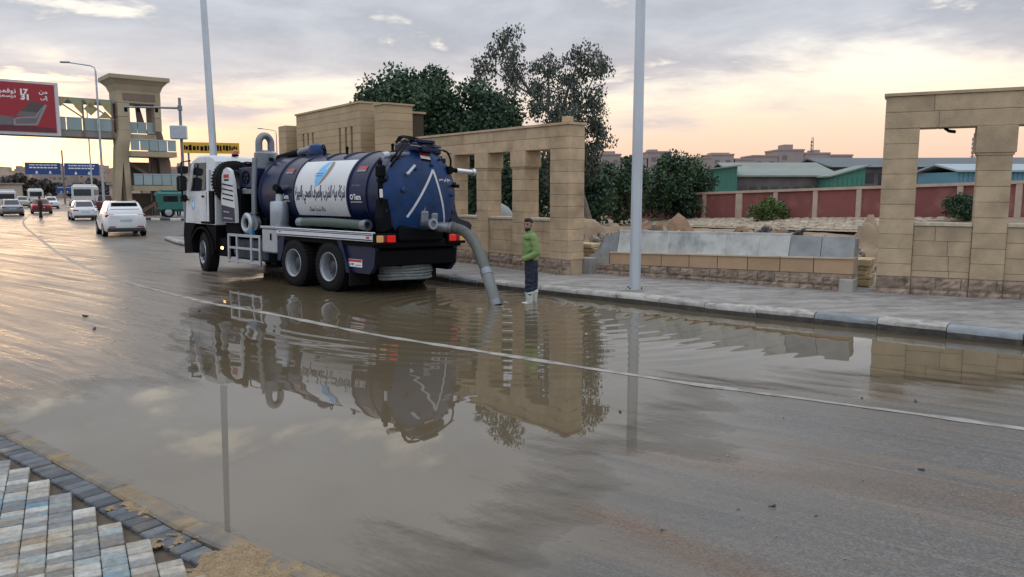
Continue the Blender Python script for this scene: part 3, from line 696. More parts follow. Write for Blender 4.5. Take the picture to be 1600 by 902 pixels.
# gatehouse beyond the truck
a37 = R(37); ex3 = np.array([math.sin(a37), -math.cos(a37)]); L3 = 6.2
st3 = np.array([-5.63, 29.0]) - ex3 * L3
gh = thing('stone_gatehouse', 'tan stone gatehouse with narrow slit windows beyond the truck', 'gatehouse', (st3[0], st3[1], 0), math.atan2(ex3[1], ex3[0]))
GS = mat('gatehouse_stone', (.40, .30, .185), .88, var=.15, scale=1., bump=.3, bscale=40, rand=.07)
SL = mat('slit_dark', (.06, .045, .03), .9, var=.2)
def slit_wall(x0, x1, y0, th, top, slits, sb, stp):
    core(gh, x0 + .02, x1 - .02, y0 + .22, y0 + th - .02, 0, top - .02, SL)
    z = top; r = 0
    while z > .05:
        zb = max(0, z - .27); segs = [(x0, x1)]
        if zb >= sb - .2 and z <= stp + .02:
            xs = sorted(slits); segs = []; c = x0
            for s in xs: segs.append((c, s - .09)); c = s + .09
            segs.append((c, x1))
        for a, b in segs:
            c = [a]; x = a + random.uniform(.6, 1.3)
            while x < b - .4: c.append(x); x += random.uniform(.9, 1.4)
            c.append(b)
            for p, q in zip(c, c[1:]): block(gh, p, q, y0, y0 + .25, zb, z, GS, gap=.003)
        z = zb; r += 1
    MB().b2(x0 - .05, x1 + .05, y0 - .05, y0 + th + .05, top, top + .07).build('coping', GS, gh, smooth=0)
slit_wall(0, L3, 0, 2.0, 5.38, [.75, 1.25, 1.75, 4.4, 4.95, 5.45], 1.5, 4.60)
courses(gh, L3, L3 + .02, 0, 2.0, 0, 5.38, .27, GS)
slit_wall(L3 + .08, L3 + 1.35, .75, 1.2, 4.98, [L3 + .45, L3 + .85], 1.5, 4.3)
courses(gh, L3 + 1.35, L3 + 2.15, -.1, 1.0, 0, 5.14, .27, GS); core(gh, L3 + 1.38, L3 + 2.12, -.07, .97, 0, 5.1, GS)
MB().b2(L3 + 1.3, L3 + 2.2, -.15, 1.05, 5.14, 5.2).build('coping', GS, gh, smooth=0)
slit_wall(-1.0, -.06, .5, 1.2, 4.98, [-.5], 1.5, 3.7)
courses(gh, -1.9, -1.0, -.1, 1.0, 0, 5.05, .27, GS); core(gh, -1.87, -1.03, -.07, .97, 0, 5.0, GS)
# ------------------------------------------------------------------ low wall with marble panels
B = np.array([6.7, 14.9]); A = np.array([1.86, 18.47]); e = (B - A) / np.linalg.norm(B - A)
lw = thing('marble_panel_wall', 'low wall of grey marble panels over tan stone on the pavement', 'low wall', (A[0], A[1], 0), math.atan2(e[1], e[0]))
zt = lambda x: .70 + .145 * x / 6.0; zr = lambda x: .44 + .10 * x / 6.0; zm = lambda x: 1.20 + .08 * x / 6
def slab(parent, name, m, pts, y0, y1, lean=0., ch=0.):
    """quad slab in the wall plane, optional lean back at the top"""
    vs = [(x, y0 + (lean if i > 1 else 0), z) for i, (x, z) in enumerate(pts)] + [(x, y1 + (lean if i > 1 else 0), z) for i, (x, z) in enumerate(pts)]
    return MB().add(vs, [(0, 1, 2, 3), (7, 6, 5, 4), (0, 4, 5, 1), (1, 5, 6, 2), (2, 6, 7, 3), (3, 7, 4, 0)]).build(name, m, parent, smooth=0)
tx = [.56, 1.16, 1.89, 2.56, 3.21, 3.87, 4.55, 5.22, 5.97]
for a, b in zip(tx, tx[1:]):
    slab(lw, 'stone_block', mat('tan_block', (.40, .27, .165), .85, var=.15, scale=2, bump=.3, rand=.08), [(a + .008, zr(a) - .02), (b - .008, zr(b) - .02), (b - .008, zt(b) - .03), (a + .008, zt(a) - .03)], 0, .3)
    slab(lw, 'ledge', mat('ledge_stone', (.50, .42, .31), .8, var=.2, rand=.06), [(a + .004, zt(a) - .028), (b - .004, zt(b) - .028), (b - .004, zt(b)), (a + .004, zt(a))], -.03, .32)
mx = [.74, 1.36, 2.04, 2.72, 3.36, 4.07, 4.70]
for a, b in zip(mx, mx[1:]):
    slab(lw, 'marble_panel', MARBLE, [(a + .002, zt(a)), (b - .002, zt(b)), (b - .002 + .02, zm(b)), (a + .002 + .02, zm(a))], .03, .075, .10)
    slab(lw, 'panel_edge', MARBLE, [(a + .01, zm(a) - .03), (b + .008, zm(b) - .03), (b + .008, zm(b) + .01), (a + .01, zm(a) + .01)], .12, .24)
slab(lw, 'concrete_panel', mat('bare_concrete', (.27, .285, .295), .85, var=.3, scale=3, bump=.4, rand=.06), [(4.71, zt(4.71)), (5.32, zt(5.3)), (5.33, 1.235), (4.73, 1.24)], .035, .08, .08)
slab(lw, 'concrete_panel', MATS['bare_concrete'], [(5.33, zt(5.3)), (5.95, zt(5.95)), (5.95, 1.24), (5.34, 1.235)], .045, .09, .08)
slab(lw, 'concrete_panel', MATS['bare_concrete'], [(.22, .62), (.73, zt(.7)), (.75, 1.17), (.42, 1.10)], .045, .14, .06)
MB().prism([(.05, .1), (5.93, .1), (5.93, 1.2), (.8, 1.16), (.3, .98), (.05, .62)], .12, .55, 'y').build('core', CONC, lw, smooth=0)
slab(lw, 'end_block', CONC, [(0, .17), (.54, .17), (.54, .70), (0, .62)], .02, .35)
rough_base(lw, .10, 5.95, 0., .10, .44)
for i in range(9): slab(lw, 'rough_stone', ROUGH, [(.56 + i * .6, .43), (1.15 + i * .6, .43), (1.15 + i * .6, zr(1.15 + i * .6) - .03), (.56 + i * .6, zr(.56 + i * .6) - .03)], .006, .3)
MB().b2(5.72, 5.98, -.05, .4, .08, .42, .02).build('end_pier', CONC, lw)
u = MB().b2(0, .34, 0, .3, 0, .42, .01); u.build('utility_box', CONC, loc=(1.60, 18.35, .14), rz=-.65, label='small grey concrete box at foot of the pillared gate', cat='box')
# layered pale masonry left standing in the gaps beside the low wall
SLB = mat('sandy_slab', (.44, .34, .20), .95, var=.3, scale=5, bump=.8, bscale=20, rand=.18, col2=(.30, .22, .13), c2s=3)
def slab_stack(loc, rz, w_, n, label):
    t = thing('stone_slab_stack', label, 'stone stack', loc, rz); z = 0.
    for i in range(n):
        h = random.uniform(.07, .15); a = random.uniform(-.06, .06); MB().b2(-w_ / 2 + a, w_ / 2 + a + random.uniform(-.05, .05), random.uniform(-.05, .03), .6, z, z + h - .006, .014).build('slab', SLB, t); z += h
slab_stack((7.05, 15.75, .12), -.6, .62, 6, 'sandy stone slabs stacked between marble wall and tall gate')
slab_stack((1.72, 19.0, .14), -.66, .7, 6, 'sandy stone slabs stacked behind the small grey box')
# ------------------------------------------------------------------ red boundary wall on a pitched stone bank
rl = np.array([9.05, 50.5]); rr = np.array([18.6, 38.4]); er = (rr - rl) / np.linalg.norm(rr - rl); rl2 = rl - er * 4.
rw = thing('red_boundary_wall', 'dark red rendered boundary wall with pale posts and capping', 'wall', (rl2[0], rl2[1], 0), math.atan2(er[1], er[0]))
REDW = mat('red_render', (.22, .075, .070), .88, var=.16, scale=.8, bump=.3, bscale=25, rand=.08, col2=(.27, .115, .10), c2s=.9)
POST = mat('pale_post', (.44, .34, .27), .85, var=.2, scale=2, bump=.3)
Ltot = 30.; zbot = lambda s: .40 + (.86 - .40) * (s - 4) / 15.4; zto = lambda s: zbot(s) + 1.56
ps = [0, 2.9, 5.6, 8.3, 10.8, 13.2, 15.6, 18.0, 20.4, 22.8, 25.2, 27.6, 30.]
for a, b in zip(ps, ps[1:]):
    slab(rw, 'red_panel', REDW, [(a + .14, zbot(a) - .3), (b - .14, zbot(b) - .3), (b - .14, zto(b) - .12), (a + .14, zto(a) - .12)], .06, .2)
    slab(rw, 'capping', POST, [(a, zto(a) - .12), (b - .004, zto(b) - .12), (b - .004, zto(b) + .02), (a, zto(a) + .02)], -.06, .3)
for a in ps:
    wd = .22 if a == 10.8 else .13
    slab(rw, 'post', POST, [(a - wd, zbot(a) - .3), (a + wd, zbot(a) - .3), (a + wd, zto(a) - .12), (a - wd, zto(a) - .12)], -.03, .24)
nl = np.array([er[1], -er[0]])                                # towards the viewer
bank = thing('stone_bank', 'pale pitched stone bank at the foot of the red wall', 'stone bank', (rl2[0], rl2[1], 0), math.atan2(er[1], er[0]))
BST = mat('bank_stone', (.37, .305, .23), .92, var=.35, scale=3, bump=.7, bscale=16, rand=.14)
MORT = mat('bank_mortar', (.29, .235, .175), .95, var=.3, scale=3, bump=.6)
vs = []
for i in range(31):
    for k in range(2): vs.append((i, -.05 - 4.2 * k, zbot(i) - .02 - (zbot(i) + .02) * .62 * k))
MB().add(vs, [(2 * i, 2 * i + 2, 2 * i + 3, 2 * i + 1) for i in range(30)]).build('mortar_bed', MORT, bank)
sm = []
for q in range(6):
    mb = MB(); mb.ball((0, 0, -.02), (.31, .25, .075), 8, 4); vv = [(x + random.uniform(-.04, .04), y + random.uniform(-.04, .04), z + random.uniform(-.012, .012)) for x, y, z in mb.v[:]]
    mb.v = vv; sm.append(mb.mesh('bank_stone', BST, 0))
cnt = 0
for i in range(44):
    for k in range(8):
        x = 4.5 + i * .49 + (k % 2) * .24 + random.uniform(-.08, .08); y = -.25 - k * .47 + random.uniform(-.08, .08)
        if cnt >= 290 or x > 26: continue
        fr = -y / 4.2; z = zbot(x) * (1 - .62 * fr) - .01 * fr
        ob('bank_stone', random.choice(sm), bank, loc=(x, y, z), rz=random.random() * 6); cnt += 1
sg = ob('concrete_stump', MB().b2(-.35, -.05, 0, .25, 0, .75, .02).b2(.02, .38, .02, .25, 0, .78, .02).mesh('concrete_stump', MATS['bare_concrete']), None, (13.0, 28.2, .15), -.9, 'two bare grey concrete stumps behind the marble wall end', 'stump')
# ------------------------------------------------------------------ trees
def leaf_mat(name, c, c2):
    return mat(name, c, .62, var=.45, scale=1.1, col2=c2, c2s=.7, c2t=(.42, .6), spec=.3)
LF1 = leaf_mat('ficus_leaf', (.030, .068, .042), (.060, .105, .055)); LF2 = leaf_mat('grey_green_leaf', (.055, .075, .064), (.082, .098, .076)); LF3 = leaf_mat('hedge_leaf', (.028, .060, .036), (.055, .098, .042)); LF4 = leaf_mat('bush_leaf', (.065, .105, .035), (.10, .145, .045))
def leaves(centres, radii, per, size, seed, flat=1., droop=0.):
    """leaf quads spread through clumps; denser towards each clump's skin"""
    r = np.random.default_rng(seed); V = []
    for c, rad in zip(centres, radii):
        n = max(6, int(per * (rad / np.mean(radii)) ** 2)); d = r.normal(size=(n, 3)); d /= np.linalg.norm(d, axis=1)[:, None]
        p = np.asarray(c) + d * (rad * r.random(n) ** .45)[:, None] * np.array([1, 1, flat]); p[:, 2] -= droop * r.random(n)
        a = r.normal(size=(n, 3)); a /= np.linalg.norm(a, axis=1)[:, None]; b = np.cross(a, r.normal(size=(n, 3))); b /= np.linalg.norm(b, axis=1)[:, None]
        if droop: a[:, 2] = -np.abs(a[:, 2]) - .8; a /= np.linalg.norm(a, axis=1)[:, None]
        s = size * r.uniform(.6, 1.4, n)[:, None]; wv = .42
        V.append(np.stack([p - a * s * .5, p + b * s * wv, p + a * s * .6, p - b * s * wv], 1).reshape(-1, 3))
    V = np.concatenate(V); return V, np.arange(len(V)).reshape(-1, 4)
def tree(name, label, cat, loc, limbs, centres, radii, per, size, m, seed, flat=1., droop=0., group=None):
    t = thing(name, label, cat, loc, 0, group)
    mb = MB()
    for pts, r0, r1 in limbs:
        k = len(pts); mb.tube(pts, [r0 + (r1 - r0) * i / (k - 1) for i in range(k)], 8)
    mb.build('trunk', WOOD, t)
    v, f = leaves(centres, radii, per, size, seed, flat, droop); ob('crown', fast_mesh('crown', v, f, m, False), t)
    return t
def blob_clumps(n, c, s, seed, rmin, rmax, power=.5, zmin=None):
    r = np.random.default_rng(seed); d = r.normal(size=(n, 3)); d /= np.linalg.norm(d, axis=1)[:, None]
    p = np.array(c) + d * (r.random(n) ** power)[:, None] * np.array(s)
    if zmin is not None: p[:, 2] = np.maximum(p[:, 2], zmin + r.random(n) * .5)
    return p, r.uniform(rmin, rmax, n)
# broad dark crown behind the gates
P1, r1 = blob_clumps(150, (-.6, 0, 5.6), (3.1, 3.0, 2.35), 11, .55, 1.05, .35); P2, r2 = blob_clumps(90, (2.9, -.3, 5.0), (2.1, 2.4, 2.1), 12, .5, .9, .35); P3, r3 = blob_clumps(60, (-3.9, .8, 4.6), (2.2, 2.2, 1.6), 13, .45, .8, .35)
P4, r4 = blob_clumps(70, (0, -.5, 3.0), (5.2, 2.2, 1.6), 14, .6, 1., .4)
tree('ficus_tree', 'broad dense dark green tree rising behind the stone gates', 'tree', (-4.5, 40.0, .1), [([(0, 0, 0), (.1, 0, 1.6), (-.3, .1, 3.4), (-.8, 0, 5.6)], .38, .1), ([(.1, 0, 1.6), (1.3, -.2, 3.4), (2.7, -.3, 5.0)], .2, .06), ([(0, 0, 1.8), (-1.8, .4, 3.2), (-3.6, .8, 4.6)], .2, .05)],
     np.r_[P1, P2, P3, P4], np.r_[r1, r2, r3, r4], 170, .17, LF1, 21)
# tall open tree with a leaning trunk
def euc():
    # clump centres (x, z) read off as real offsets from the trunk foot, spread in depth
    r = np.random.default_rng(5); C = []; Rd = []
    groups = [(-3.1, 8.15, .75, 16), (-3.9, 7.5, .5, 10), (-2.5, 7.4, .75, 14), (-2.9, 8.8, .40, 8), (-1.6, 6.8, .7, 16), (-1.2, 7.7, .55, 14), (-.3, 7.2, .7, 20), (.2, 8.0, .50, 14), (.9, 7.6, .5, 12), (-1.9, 6.0, .4, 6), (-.8, 6.1, .8, 26), (.3, 6.2, .9, 30), (-.9, 5.2, .9, 30), (.3, 5.0, .95, 36), (-.8, 4.2, .85, 30), (.2, 3.9, .8, 32), (.9, 5.2, .45, 12), (.8, 4.2, .3, 8), (-.2, 3.0, .6, 20), (.7, 3.2, .3, 8), (-.9, 3.2, .6, 16), (-2.9, 6.6, .5, 8)]
    for x, z, s, n in groups:
        for i in range(n):
            d = r.normal(size=3) * .55; C.append((x + d[0] * s, d[1] * s * 1.4, z + d[2] * s)); Rd.append(r.uniform(.16, .38))
    return np.array(C), np.array(Rd)
Ce, Re = euc()
Ce[:, 0] = Ce[:, 0] * .95 - .75; Ce[:, 2] = Ce[:, 2] * .93
EL = lambda L_: [([(x * .95 - .16 * z / 1.2 if z < 4.5 else x * .95 - .75, y, z * .93) for x, y, z in p], a, b) for p, a, b in L_]
tree('casuarina_tree', 'tall open grey-green tree with leaning trunk by the gate end', 'tree', (3.35, 31.5, .1),
     EL([([(0, 0, 0), (-.15, 0, 1.2), (-.38, 0, 2.6), (-.5, 0, 4.2), (-.7, 0, 5.6)], .19, .09), ([(-.5, 0, 4.2), (-1.2, .1, 5.6), (-2.0, .1, 6.5), (-2.9, .2, 7.9), (-3.1, .2, 8.7)], .10, .02), ([(-.7, 0, 5.4), (-.3, .1, 6.8), (.2, .2, 8.1)], .08, .02), ([(-1.7, .1, 6.2), (-2.7, 0, 6.8), (-3.8, 0, 7.5)], .05, .015), ([(-.6, 0, 5.), (.3, -.1, 6.2), (.9, -.1, 7.5)], .06, .015), ([(-1.2, .1, 5.6), (-1.2, -.2, 7.0), (-1.2, -.2, 7.8)], .05, .015)]),
     Ce, Re, 50, .10, LF2, 22, 1., .28)
def hedge(name, label, cat, loc, c, s, n, seed, m, per=150, size=.15, rr=(.35, .7), grp=None):
    P, r = blob_clumps(n, c, s, seed, rr[0], rr[1], .4, zmin=.15)
    return tree(name, label, cat, loc, [([(0, 0, 0), (0, 0, c[2])], .12, .05), ([(0, 0, .3), (s[0] * .4, 0, c[2])], .07, .03), ([(0, 0, .3), (-s[0] * .4, 0, c[2])], .07, .03)], P, r, per, size, m, seed + 50, group=grp)
hedge('dark_shrub_tree', 'dark bushy tree beside the leaning trunk, left of steel pole', 'tree', (6.1, 45., .3), (0, 0, 2.0), (2.0, 1.6, 1.9), 80, 31, LF3, rr=(.4, .75))
hedge('dark_shrub_tree', 'round dark green tree right of the steel pole, above red wall', 'tree', (9.9, 48., .3), (0, 0, 2.0), (2.6, 1.6, 1.9), 90, 32, LF3, rr=(.4, .75))
hedge('dark_shrub_tree', 'low dark tree showing through the pillared gate openings', 'tree', (-.5, 34., .2), (0, 0, 1.8), (3.2, 1.5, 1.8), 90, 33, LF3, rr=(.4, .75))
hedge('dark_shrub_tree', 'dark tree behind the right end of pillared gate', 'tree', (3.2, 38., .2), (0, 0, 1.9), (1.8, 1.5, 2.1), 70, 37, LF3, rr=(.4, .75))
hedge('green_bush', 'bright green bush growing against the red wall', 'bush', (14.0, 42.2, .52), (0, 0, .55), (1.15, .6, .62), 40, 34, LF4, 90, .11, (.18, .34))
hedge('green_bush', 'dark bush seen through the opening of tall gate', 'bush', (20.2, 34.6, .85), (0, 0, .50), (.85, .6, .68), 34, 35, LF3, 90, .10, (.18, .32))
rk = MB().ball((0, 0, .38), (.62, .5, .52), 14, 8); rk.build('grey_drum', mat('drum_grey', (.25, .26, .26), .7, var=.2), loc=(-.55, 24.0, .9), label='rounded grey block showing through a gate opening', cat='block')
# ------------------------------------------------------------------ sheds, flats and masts beyond the red wall
def shed(name, label, x0, x1, Y, dpt, z0, ze, zr_, wall, roof, rz=0., ribs=0, lean=0.):
    t = thing(name, label, 'shed', ((x0 + x1) / 2, Y, 0), rz); w = (x1 - x0) / 2
    MB().prism([(-w, z0), (w, z0), (w, zr_ if lean else ze), (-w, ze)], 0, dpt, 'y').build('wall', wall, t, smooth=0)
    if lean: MB().prism([(-w - .3, ze), (w + .3, zr_), (w + .3, zr_ + .12), (-w - .3, ze + .12)], -.4, dpt, 'y').build('roof', roof, t, smooth=0)
    else: MB().prism([(-.4, ze), (dpt / 2, zr_), (dpt + .4, ze), (dpt + .4, ze + .14), (dpt / 2, zr_ + .14), (-.4, ze + .14)], -w - .3, w + .3, 'x').build('roof', roof, t, smooth=0)
    for i in range(ribs):
        x = -w + (i + .5) * 2 * w / ribs; MB().b2(x - .04, x + .04, -.06, .005, z0, min(ze, zr_)).build('rib', wall, t, smooth=0)
    return t
GRN = mat('green_sheet', (.05, .19, .145), .6, var=.15, scale=.6); GROOF = mat('weathered_roof', (.20, .23, .21), .8, var=.2, scale=.4); DWALL = mat('shed_grey_wall', (.125, .115, .115), .9, var=.4, scale=.6); BLS = mat('blue_sheet', (.10, .25, .34), .6, var=.15, scale=.6); BROOF = mat('pale_blue_roof', (.30, .37, .40), .7, var=.15, scale=.4); DROOF = mat('dark_roof', (.10, .115, .13), .8, var=.2, scale=.4)
shed('green_shed', 'bright green corrugated shed end above the red wall', 17.0, 20.6, 71, 9, -.2, 4.0, 4.45, GRN, GROOF, ribs=16, lean=1)
s = shed('long_shed', 'long shed under a weathered grey-green pitched roof', 20.9, 30.2, 72, 12, -.2, 3.5, 4.9, DWALL, GROOF)
for i in range(9): MB().b2(-4.4 + i * 1.0, -3.8 + i * 1.0, -.06, .05, 1.9, 2.6).build('window', mat('shed_window', (.045, .045, .05), .4, var=.3, rand=.4), s)
shed('green_lean_to', 'small green sheeted lean-to beside the long shed', 28.4, 31.4, 69, 3, -.2, 3.4, 4.4, GRN, GROOF, ribs=7, lean=1)
s = shed('dark_shed', 'dark open-sided shed behind red wall', 31.6, 62., 76, 14, -.2, 4.5, 5.6, DWALL, DROOF, rz=-.08)
for i in range(22): MB().b2(-14.6 + i * 1.35, -13.7 + i * 1.35, -.06, .05, 2.6 + (i % 3) * .2, 4.0).build('window', MATS['shed_window'], s)
MB().b2(-15.3, 15.3, -.5, -.3, 4.55, 4.75).build('fascia', BROOF, s, smooth=0)
shed('blue_shed', 'blue corrugated shed seen through the tall stone gate', 35.6, 50, 62, 6, -.2, 3.7, 4.3, BLS, BROOF, ribs=40)
FLAT = mat('far_flats', (.30, .245, .235), .95, var=.12, scale=.12); FWIN = mat('far_window', (.15, .13, .14), .6, var=.2)
def flats(x0, x1, z1, Y=260., extra=(), label=''):
    t = thing('apartment_block', label, 'building', ((x0 + x1) / 2, Y, 0), 0, 'far apartment blocks'); w = (x1 - x0) / 2
    MB().b2(-w, w, 0, 14, -.2, z1).build('wall', FLAT, t, smooth=0)
    MB().b2(-w - .2, w + .2, -.2, 14.2, z1, z1 + .5).build('parapet', FLAT, t, smooth=0)
    for a, b, h in extra: MB().b2(a, b, 3, 9, z1 + .5, z1 + h).build('stair_tower', FLAT, t, smooth=0)
    n = int(2 * w / 3.2)
    for r in range(3):
        for i in range(n):
            if random.random() < .25: continue
            x = -w + (i + .5) * 2 * w / n; z = z1 - 2.2 - r * 3.1
            MB().b2(x - .7, x + .7, -.12, .05, z - .7, z + .7).build('window', FWIN, t, smooth=0)
PX = lambda x: (x - 800) / 1200 * 260
for a, b, y, ex_, lb in ((935, 968, 244, [(-2, 2, 1.5)], 'far apartment block just right of the tall open tree'), (970, 1008, 249, [], 'low far apartment block behind the steel pole'), (1010, 1044, 240, [(-3, 0, 1.2)], 'far apartment block just right of the steel pole'), (1046, 1108, 249, [(-5, -1, 1.)], 'low far apartment block over the round dark tree'), (1108, 1142, 244, [(-3, 3, 1.)], 'far block above the green shed roof'), (1144, 1172, 251, [], 'lowest far apartment block over the long shed'), (1172, 1210, 246, [], 'far block joined to left of the tallest block'), (1211, 1250, 237, [(-1.5, 1.5, 2.2)], 'tallest far apartment block with roof tank'), (1251, 1290, 242, [(0, 2, 1.5)], 'far block joined to right of the tallest block'), (1290, 1325, 245, [], 'far apartment block nearest the tall gate')):
    flats(PX(a), PX(b), 2.12 + (300 - y) / 1200 * 260, extra=ex_, label=lb)
def mast(loc, h, w, label):
    t = thing('radio_mast', label, 'mast', loc); mb = MB()
    for sx, sy in ((-1, -1), (1, -1), (0, 1)): mb.tube([(sx * w, sy * w, 0), (sx * w * .5, sy * w * .5, h)], .10, 5)
    for i in range(int(h / 1.3)):
        z = i * 1.3; k = 1 - .5 * z / h; k2 = 1 - .5 * (z + 1.3) / h
        mb.tube([(-w * k, -w * k, z), (w * k2, -w * k2, z + 1.3)], .06, 4); mb.tube([(w * k, -w * k, z), (-w * k2, -w * k2, z + 1.3)], .06, 4)
    mb.build('lattice', mat('mast_grey', (.25, .20, .19), .6), t, smooth=0)
    for i in range(5): MB().b2(-w * 1.1, -w * .6, -w, -w + .5, h - 2 - i * 1.1, h - 1.2 - i * 1.1).build('antenna', MATS['mast_grey'], t, smooth=0)
mast((102, 265, 0), 20.5, .5, 'thin radio mast rising beside the tallest far block'); mast((118.5, 200, 0), 17.0, .65, 'lattice radio mast seen through the tall gate opening')
# ------------------------------------------------------------------ tall galvanised poles
def pole(loc, h, r0, lean, label):
    t = thing('lamp_pole', label, 'pole', loc); t.rotation_euler = (0, lean, 0)
    MB().tube([(0, 0, -.1), (0, 0, h * .5), (0, 0, h)], [r0, r0 * .86, r0 * .7], 16).build('shaft', GALV, t)
    MB().b2(-.16, .16, -.16, .16, -.05, .012, .005).build('base_plate', CONC, t)
    mb = MB()
    for a in range(4): mb.tube([(math.cos(a * 1.571 + .78) * .17, math.sin(a * 1.571 + .78) * .17, -.02), (math.cos(a * 1.571 + .78) * .17, math.sin(a * 1.571 + .78) * .17, .05)], .012, 6); 
    mb.build('anchor_bolts', DARK, t)
    MB().tube([(0, 0, h), (.4, 0, h + .5), (1.5, 0, h + .7)], .05, 8).build('arm', GALV, t)
    MB().b2(1.2, 1.9, -.12, .12, h + .64, h + .74, .03).build('lamp_head', SILVER, t)
pole((2.48, 15.39, SWZ), 10.0, .115, .0, 'galvanised steel lamp pole standing on the pavement by the marble wall')
pole((-12.35, 32.4, .1), 13.0, .16, R(-1.1), 'galvanised steel lamp pole rising behind the truck cab')
def street_lamp(loc, h, rz, label, s=1.):
    t = thing('street_lamp', label, 'street lamp', loc, rz, 'street lamps along the far road')
    MB().tube([(0, 0, 0), (0, 0, h)], [.11 * s, .07 * s], 8).tube([(0, 0, h), (-.06, 0, h + .25), (-.35, 0, h + .38), (-2.0, 0, h + .6)], .05 * s, 6).build('post', SILVER, t)
    MB().b2(-2.5, -1.8, -.12, .12, h + .54, h + .66, .03).build('lamp_head', GREYM, t)
street_lamp((-32.2, 61, .1), 11.3, .15, 'street lamp standing before the footbridge tower'); street_lamp((-51.5, 95, .1), 12.4, .15, 'farther street lamp seen through the footbridge rail')
street_lamp((-33.5, 111, .1), 10.3, .2, 'street lamp seen between truck and gatehouse')
# ------------------------------------------------------------------ text helper
AF = {'ا':'\uFE8D\uFE8E\uFE8D\uFE8E','ب':'\uFE8F\uFE90\uFE91\uFE92','ة':'\uFE93\uFE94\uFE93\uFE94','ج':'\uFE9D\uFE9E\uFE9F\uFEA0','ح':'\uFEA1\uFEA2\uFEA3\uFEA4','خ':'\uFEA5\uFEA6\uFEA7\uFEA8','د':'\uFEA9\uFEAA\uFEA9\uFEAA','ر':'\uFEAD\uFEAE\uFEAD\uFEAE','ز':'\uFEAF\uFEB0\uFEAF\uFEB0','س':'\uFEB1\uFEB2\uFEB3\uFEB4','ش':'\uFEB5\uFEB6\uFEB7\uFEB8','ص':'\uFEB9\uFEBA\uFEBB\uFEBC','ع':'\uFEC9\uFECA\uFECB\uFECC','ف':'\uFED1\uFED2\uFED3\uFED4','ك':'\uFED9\uFEDA\uFEDB\uFEDC','ل':'\uFEDD\uFEDE\uFEDF\uFEE0','م':'\uFEE1\uFEE2\uFEE3\uFEE4','ن':'\uFEE5\uFEE6\uFEE7\uFEE8','ه':'\uFEE9\uFEEA\uFEEB\uFEEC','و':'\uFEED\uFEEE\uFEED\uFEEE','ي':'\uFEF1\uFEF2\uFEF3\uFEF4','ى':'\uFEEF\uFEF0\uFEEF\uFEF0','إ':'\uFE87\uFE88\uFE87\uFE88','ء':'\uFE80\uFE80\uFE80\uFE80'}
def ar(s):
    NC = 'ادرزوةإءى'; out = []
    for wd in s.split(' '):
        r = ''
        for i, ch in enumerate(wd):
            if ch not in AF: r += ch; continue
            pj = i > 0 and wd[i - 1] in AF and wd[i - 1] not in NC and ch != 'ء'; nj = i < len(wd) - 1 and wd[i + 1] in AF and ch not in NC and wd[i + 1] != 'ء'
            r += AF[ch][(1 if pj else 0) + (2 if nj else 0)]
        out.append(r if wd.isdigit() else r[::-1])
    return ' '.join(out[::-1])
def text_geo(s, width=None, height=None, bold=.012):
    """flat glyph mesh as arrays, centred, fitted to width"""
    c = bpy.data.curves.new('txt', 'FONT'); c.body = s; c.size = 1; c.offset = bold; c.resolution_u = 3
    o = bpy.data.objects.new('txt', c); COL.objects.link(o); bpy.context.view_layer.update()
    me = o.evaluated_get(bpy.context.evaluated_depsgraph_get()).to_mesh(); bm = bmesh.new(); bm.from_mesh(me)
    bmesh.ops.triangulate(bm, faces=bm.faces); bmesh.ops.subdivide_edges(bm, edges=[e for e in bm.edges if e.calc_length() > .5], cuts=1)
    bm.verts.ensure_lookup_table(); v = np.array([q.co[:2] for q in bm.verts]) if bm.verts else np.zeros((0, 2)); f = [tuple(q.index for q in p.verts) for p in bm.faces]; bm.free()
    bpy.data.objects.remove(o); bpy.data.curves.remove(c)
    lo, hi = v.min(0), v.max(0); v = v - (lo + hi) / 2; k = width / (hi[0] - lo[0]) if width else height / (hi[1] - lo[1]); sy = height / (hi[1] - lo[1]) if (width and height) else k
    return v * np.array([k, sy]), f
def flat_text(parent, s, fn, m, name='lettering', **kw):
    v, f = text_geo(s, **kw); return ob(name, MB().add([fn(x, y) for x, y in v], f).mesh(name, m, 0), parent)
# ------------------------------------------------------------------ footbridge with stair tower and billboard
bx = np.array([.76, .65]); bx /= np.linalg.norm(bx)           # local +x: along the deck, towards the tower
fb = thing('footbridge', 'concrete footbridge with cornice-topped stair tower over the road', 'footbridge', (-29.9, 63.0, 0), math.atan2(bx[1], bx[0]))
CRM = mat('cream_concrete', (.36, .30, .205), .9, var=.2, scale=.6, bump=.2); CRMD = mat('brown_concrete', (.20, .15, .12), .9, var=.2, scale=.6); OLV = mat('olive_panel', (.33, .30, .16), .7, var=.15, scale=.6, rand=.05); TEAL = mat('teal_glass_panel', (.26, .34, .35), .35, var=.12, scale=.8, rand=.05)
# tower: x -2.2..2.2 ; y depth 0..3
prof = [(0, 10.1), (-.05, 10.2), (-.18, 10.55), (-.45, 10.85), (-.62, 10.95), (-.62, 11.25), (0, 11.25)]
W2, D2 = 1.62, 2.4
vs = []; fs = []
for (o, z) in prof[:-1]:
    vs += [(-W2 + o, o, z), (W2 - o, o, z), (W2 - o, D2 - o, z), (-W2 + o, D2 - o, z)]
for i in range(len(prof) - 2):
    for k in range(4): fs.append((4 * i + k, 4 * i + (k + 1) % 4, 4 * i + 4 + (k + 1) % 4, 4 * i + 4 + k))
fs += [(3, 2, 1, 0), tuple(range(4 * len(prof) - 8, 4 * len(prof) - 4))]
MB().add(vs, fs).build('cornice', CRM, fb, smooth=0)
MB().b2(-W2, W2, 0, D2, 9.15, 10.1).build('header', CRM, fb, smooth=0); MB().b2(-1.2, 1.2, -.05, .02, 9.35, 9.9).build('name_panel', CRMD, fb, smooth=0)
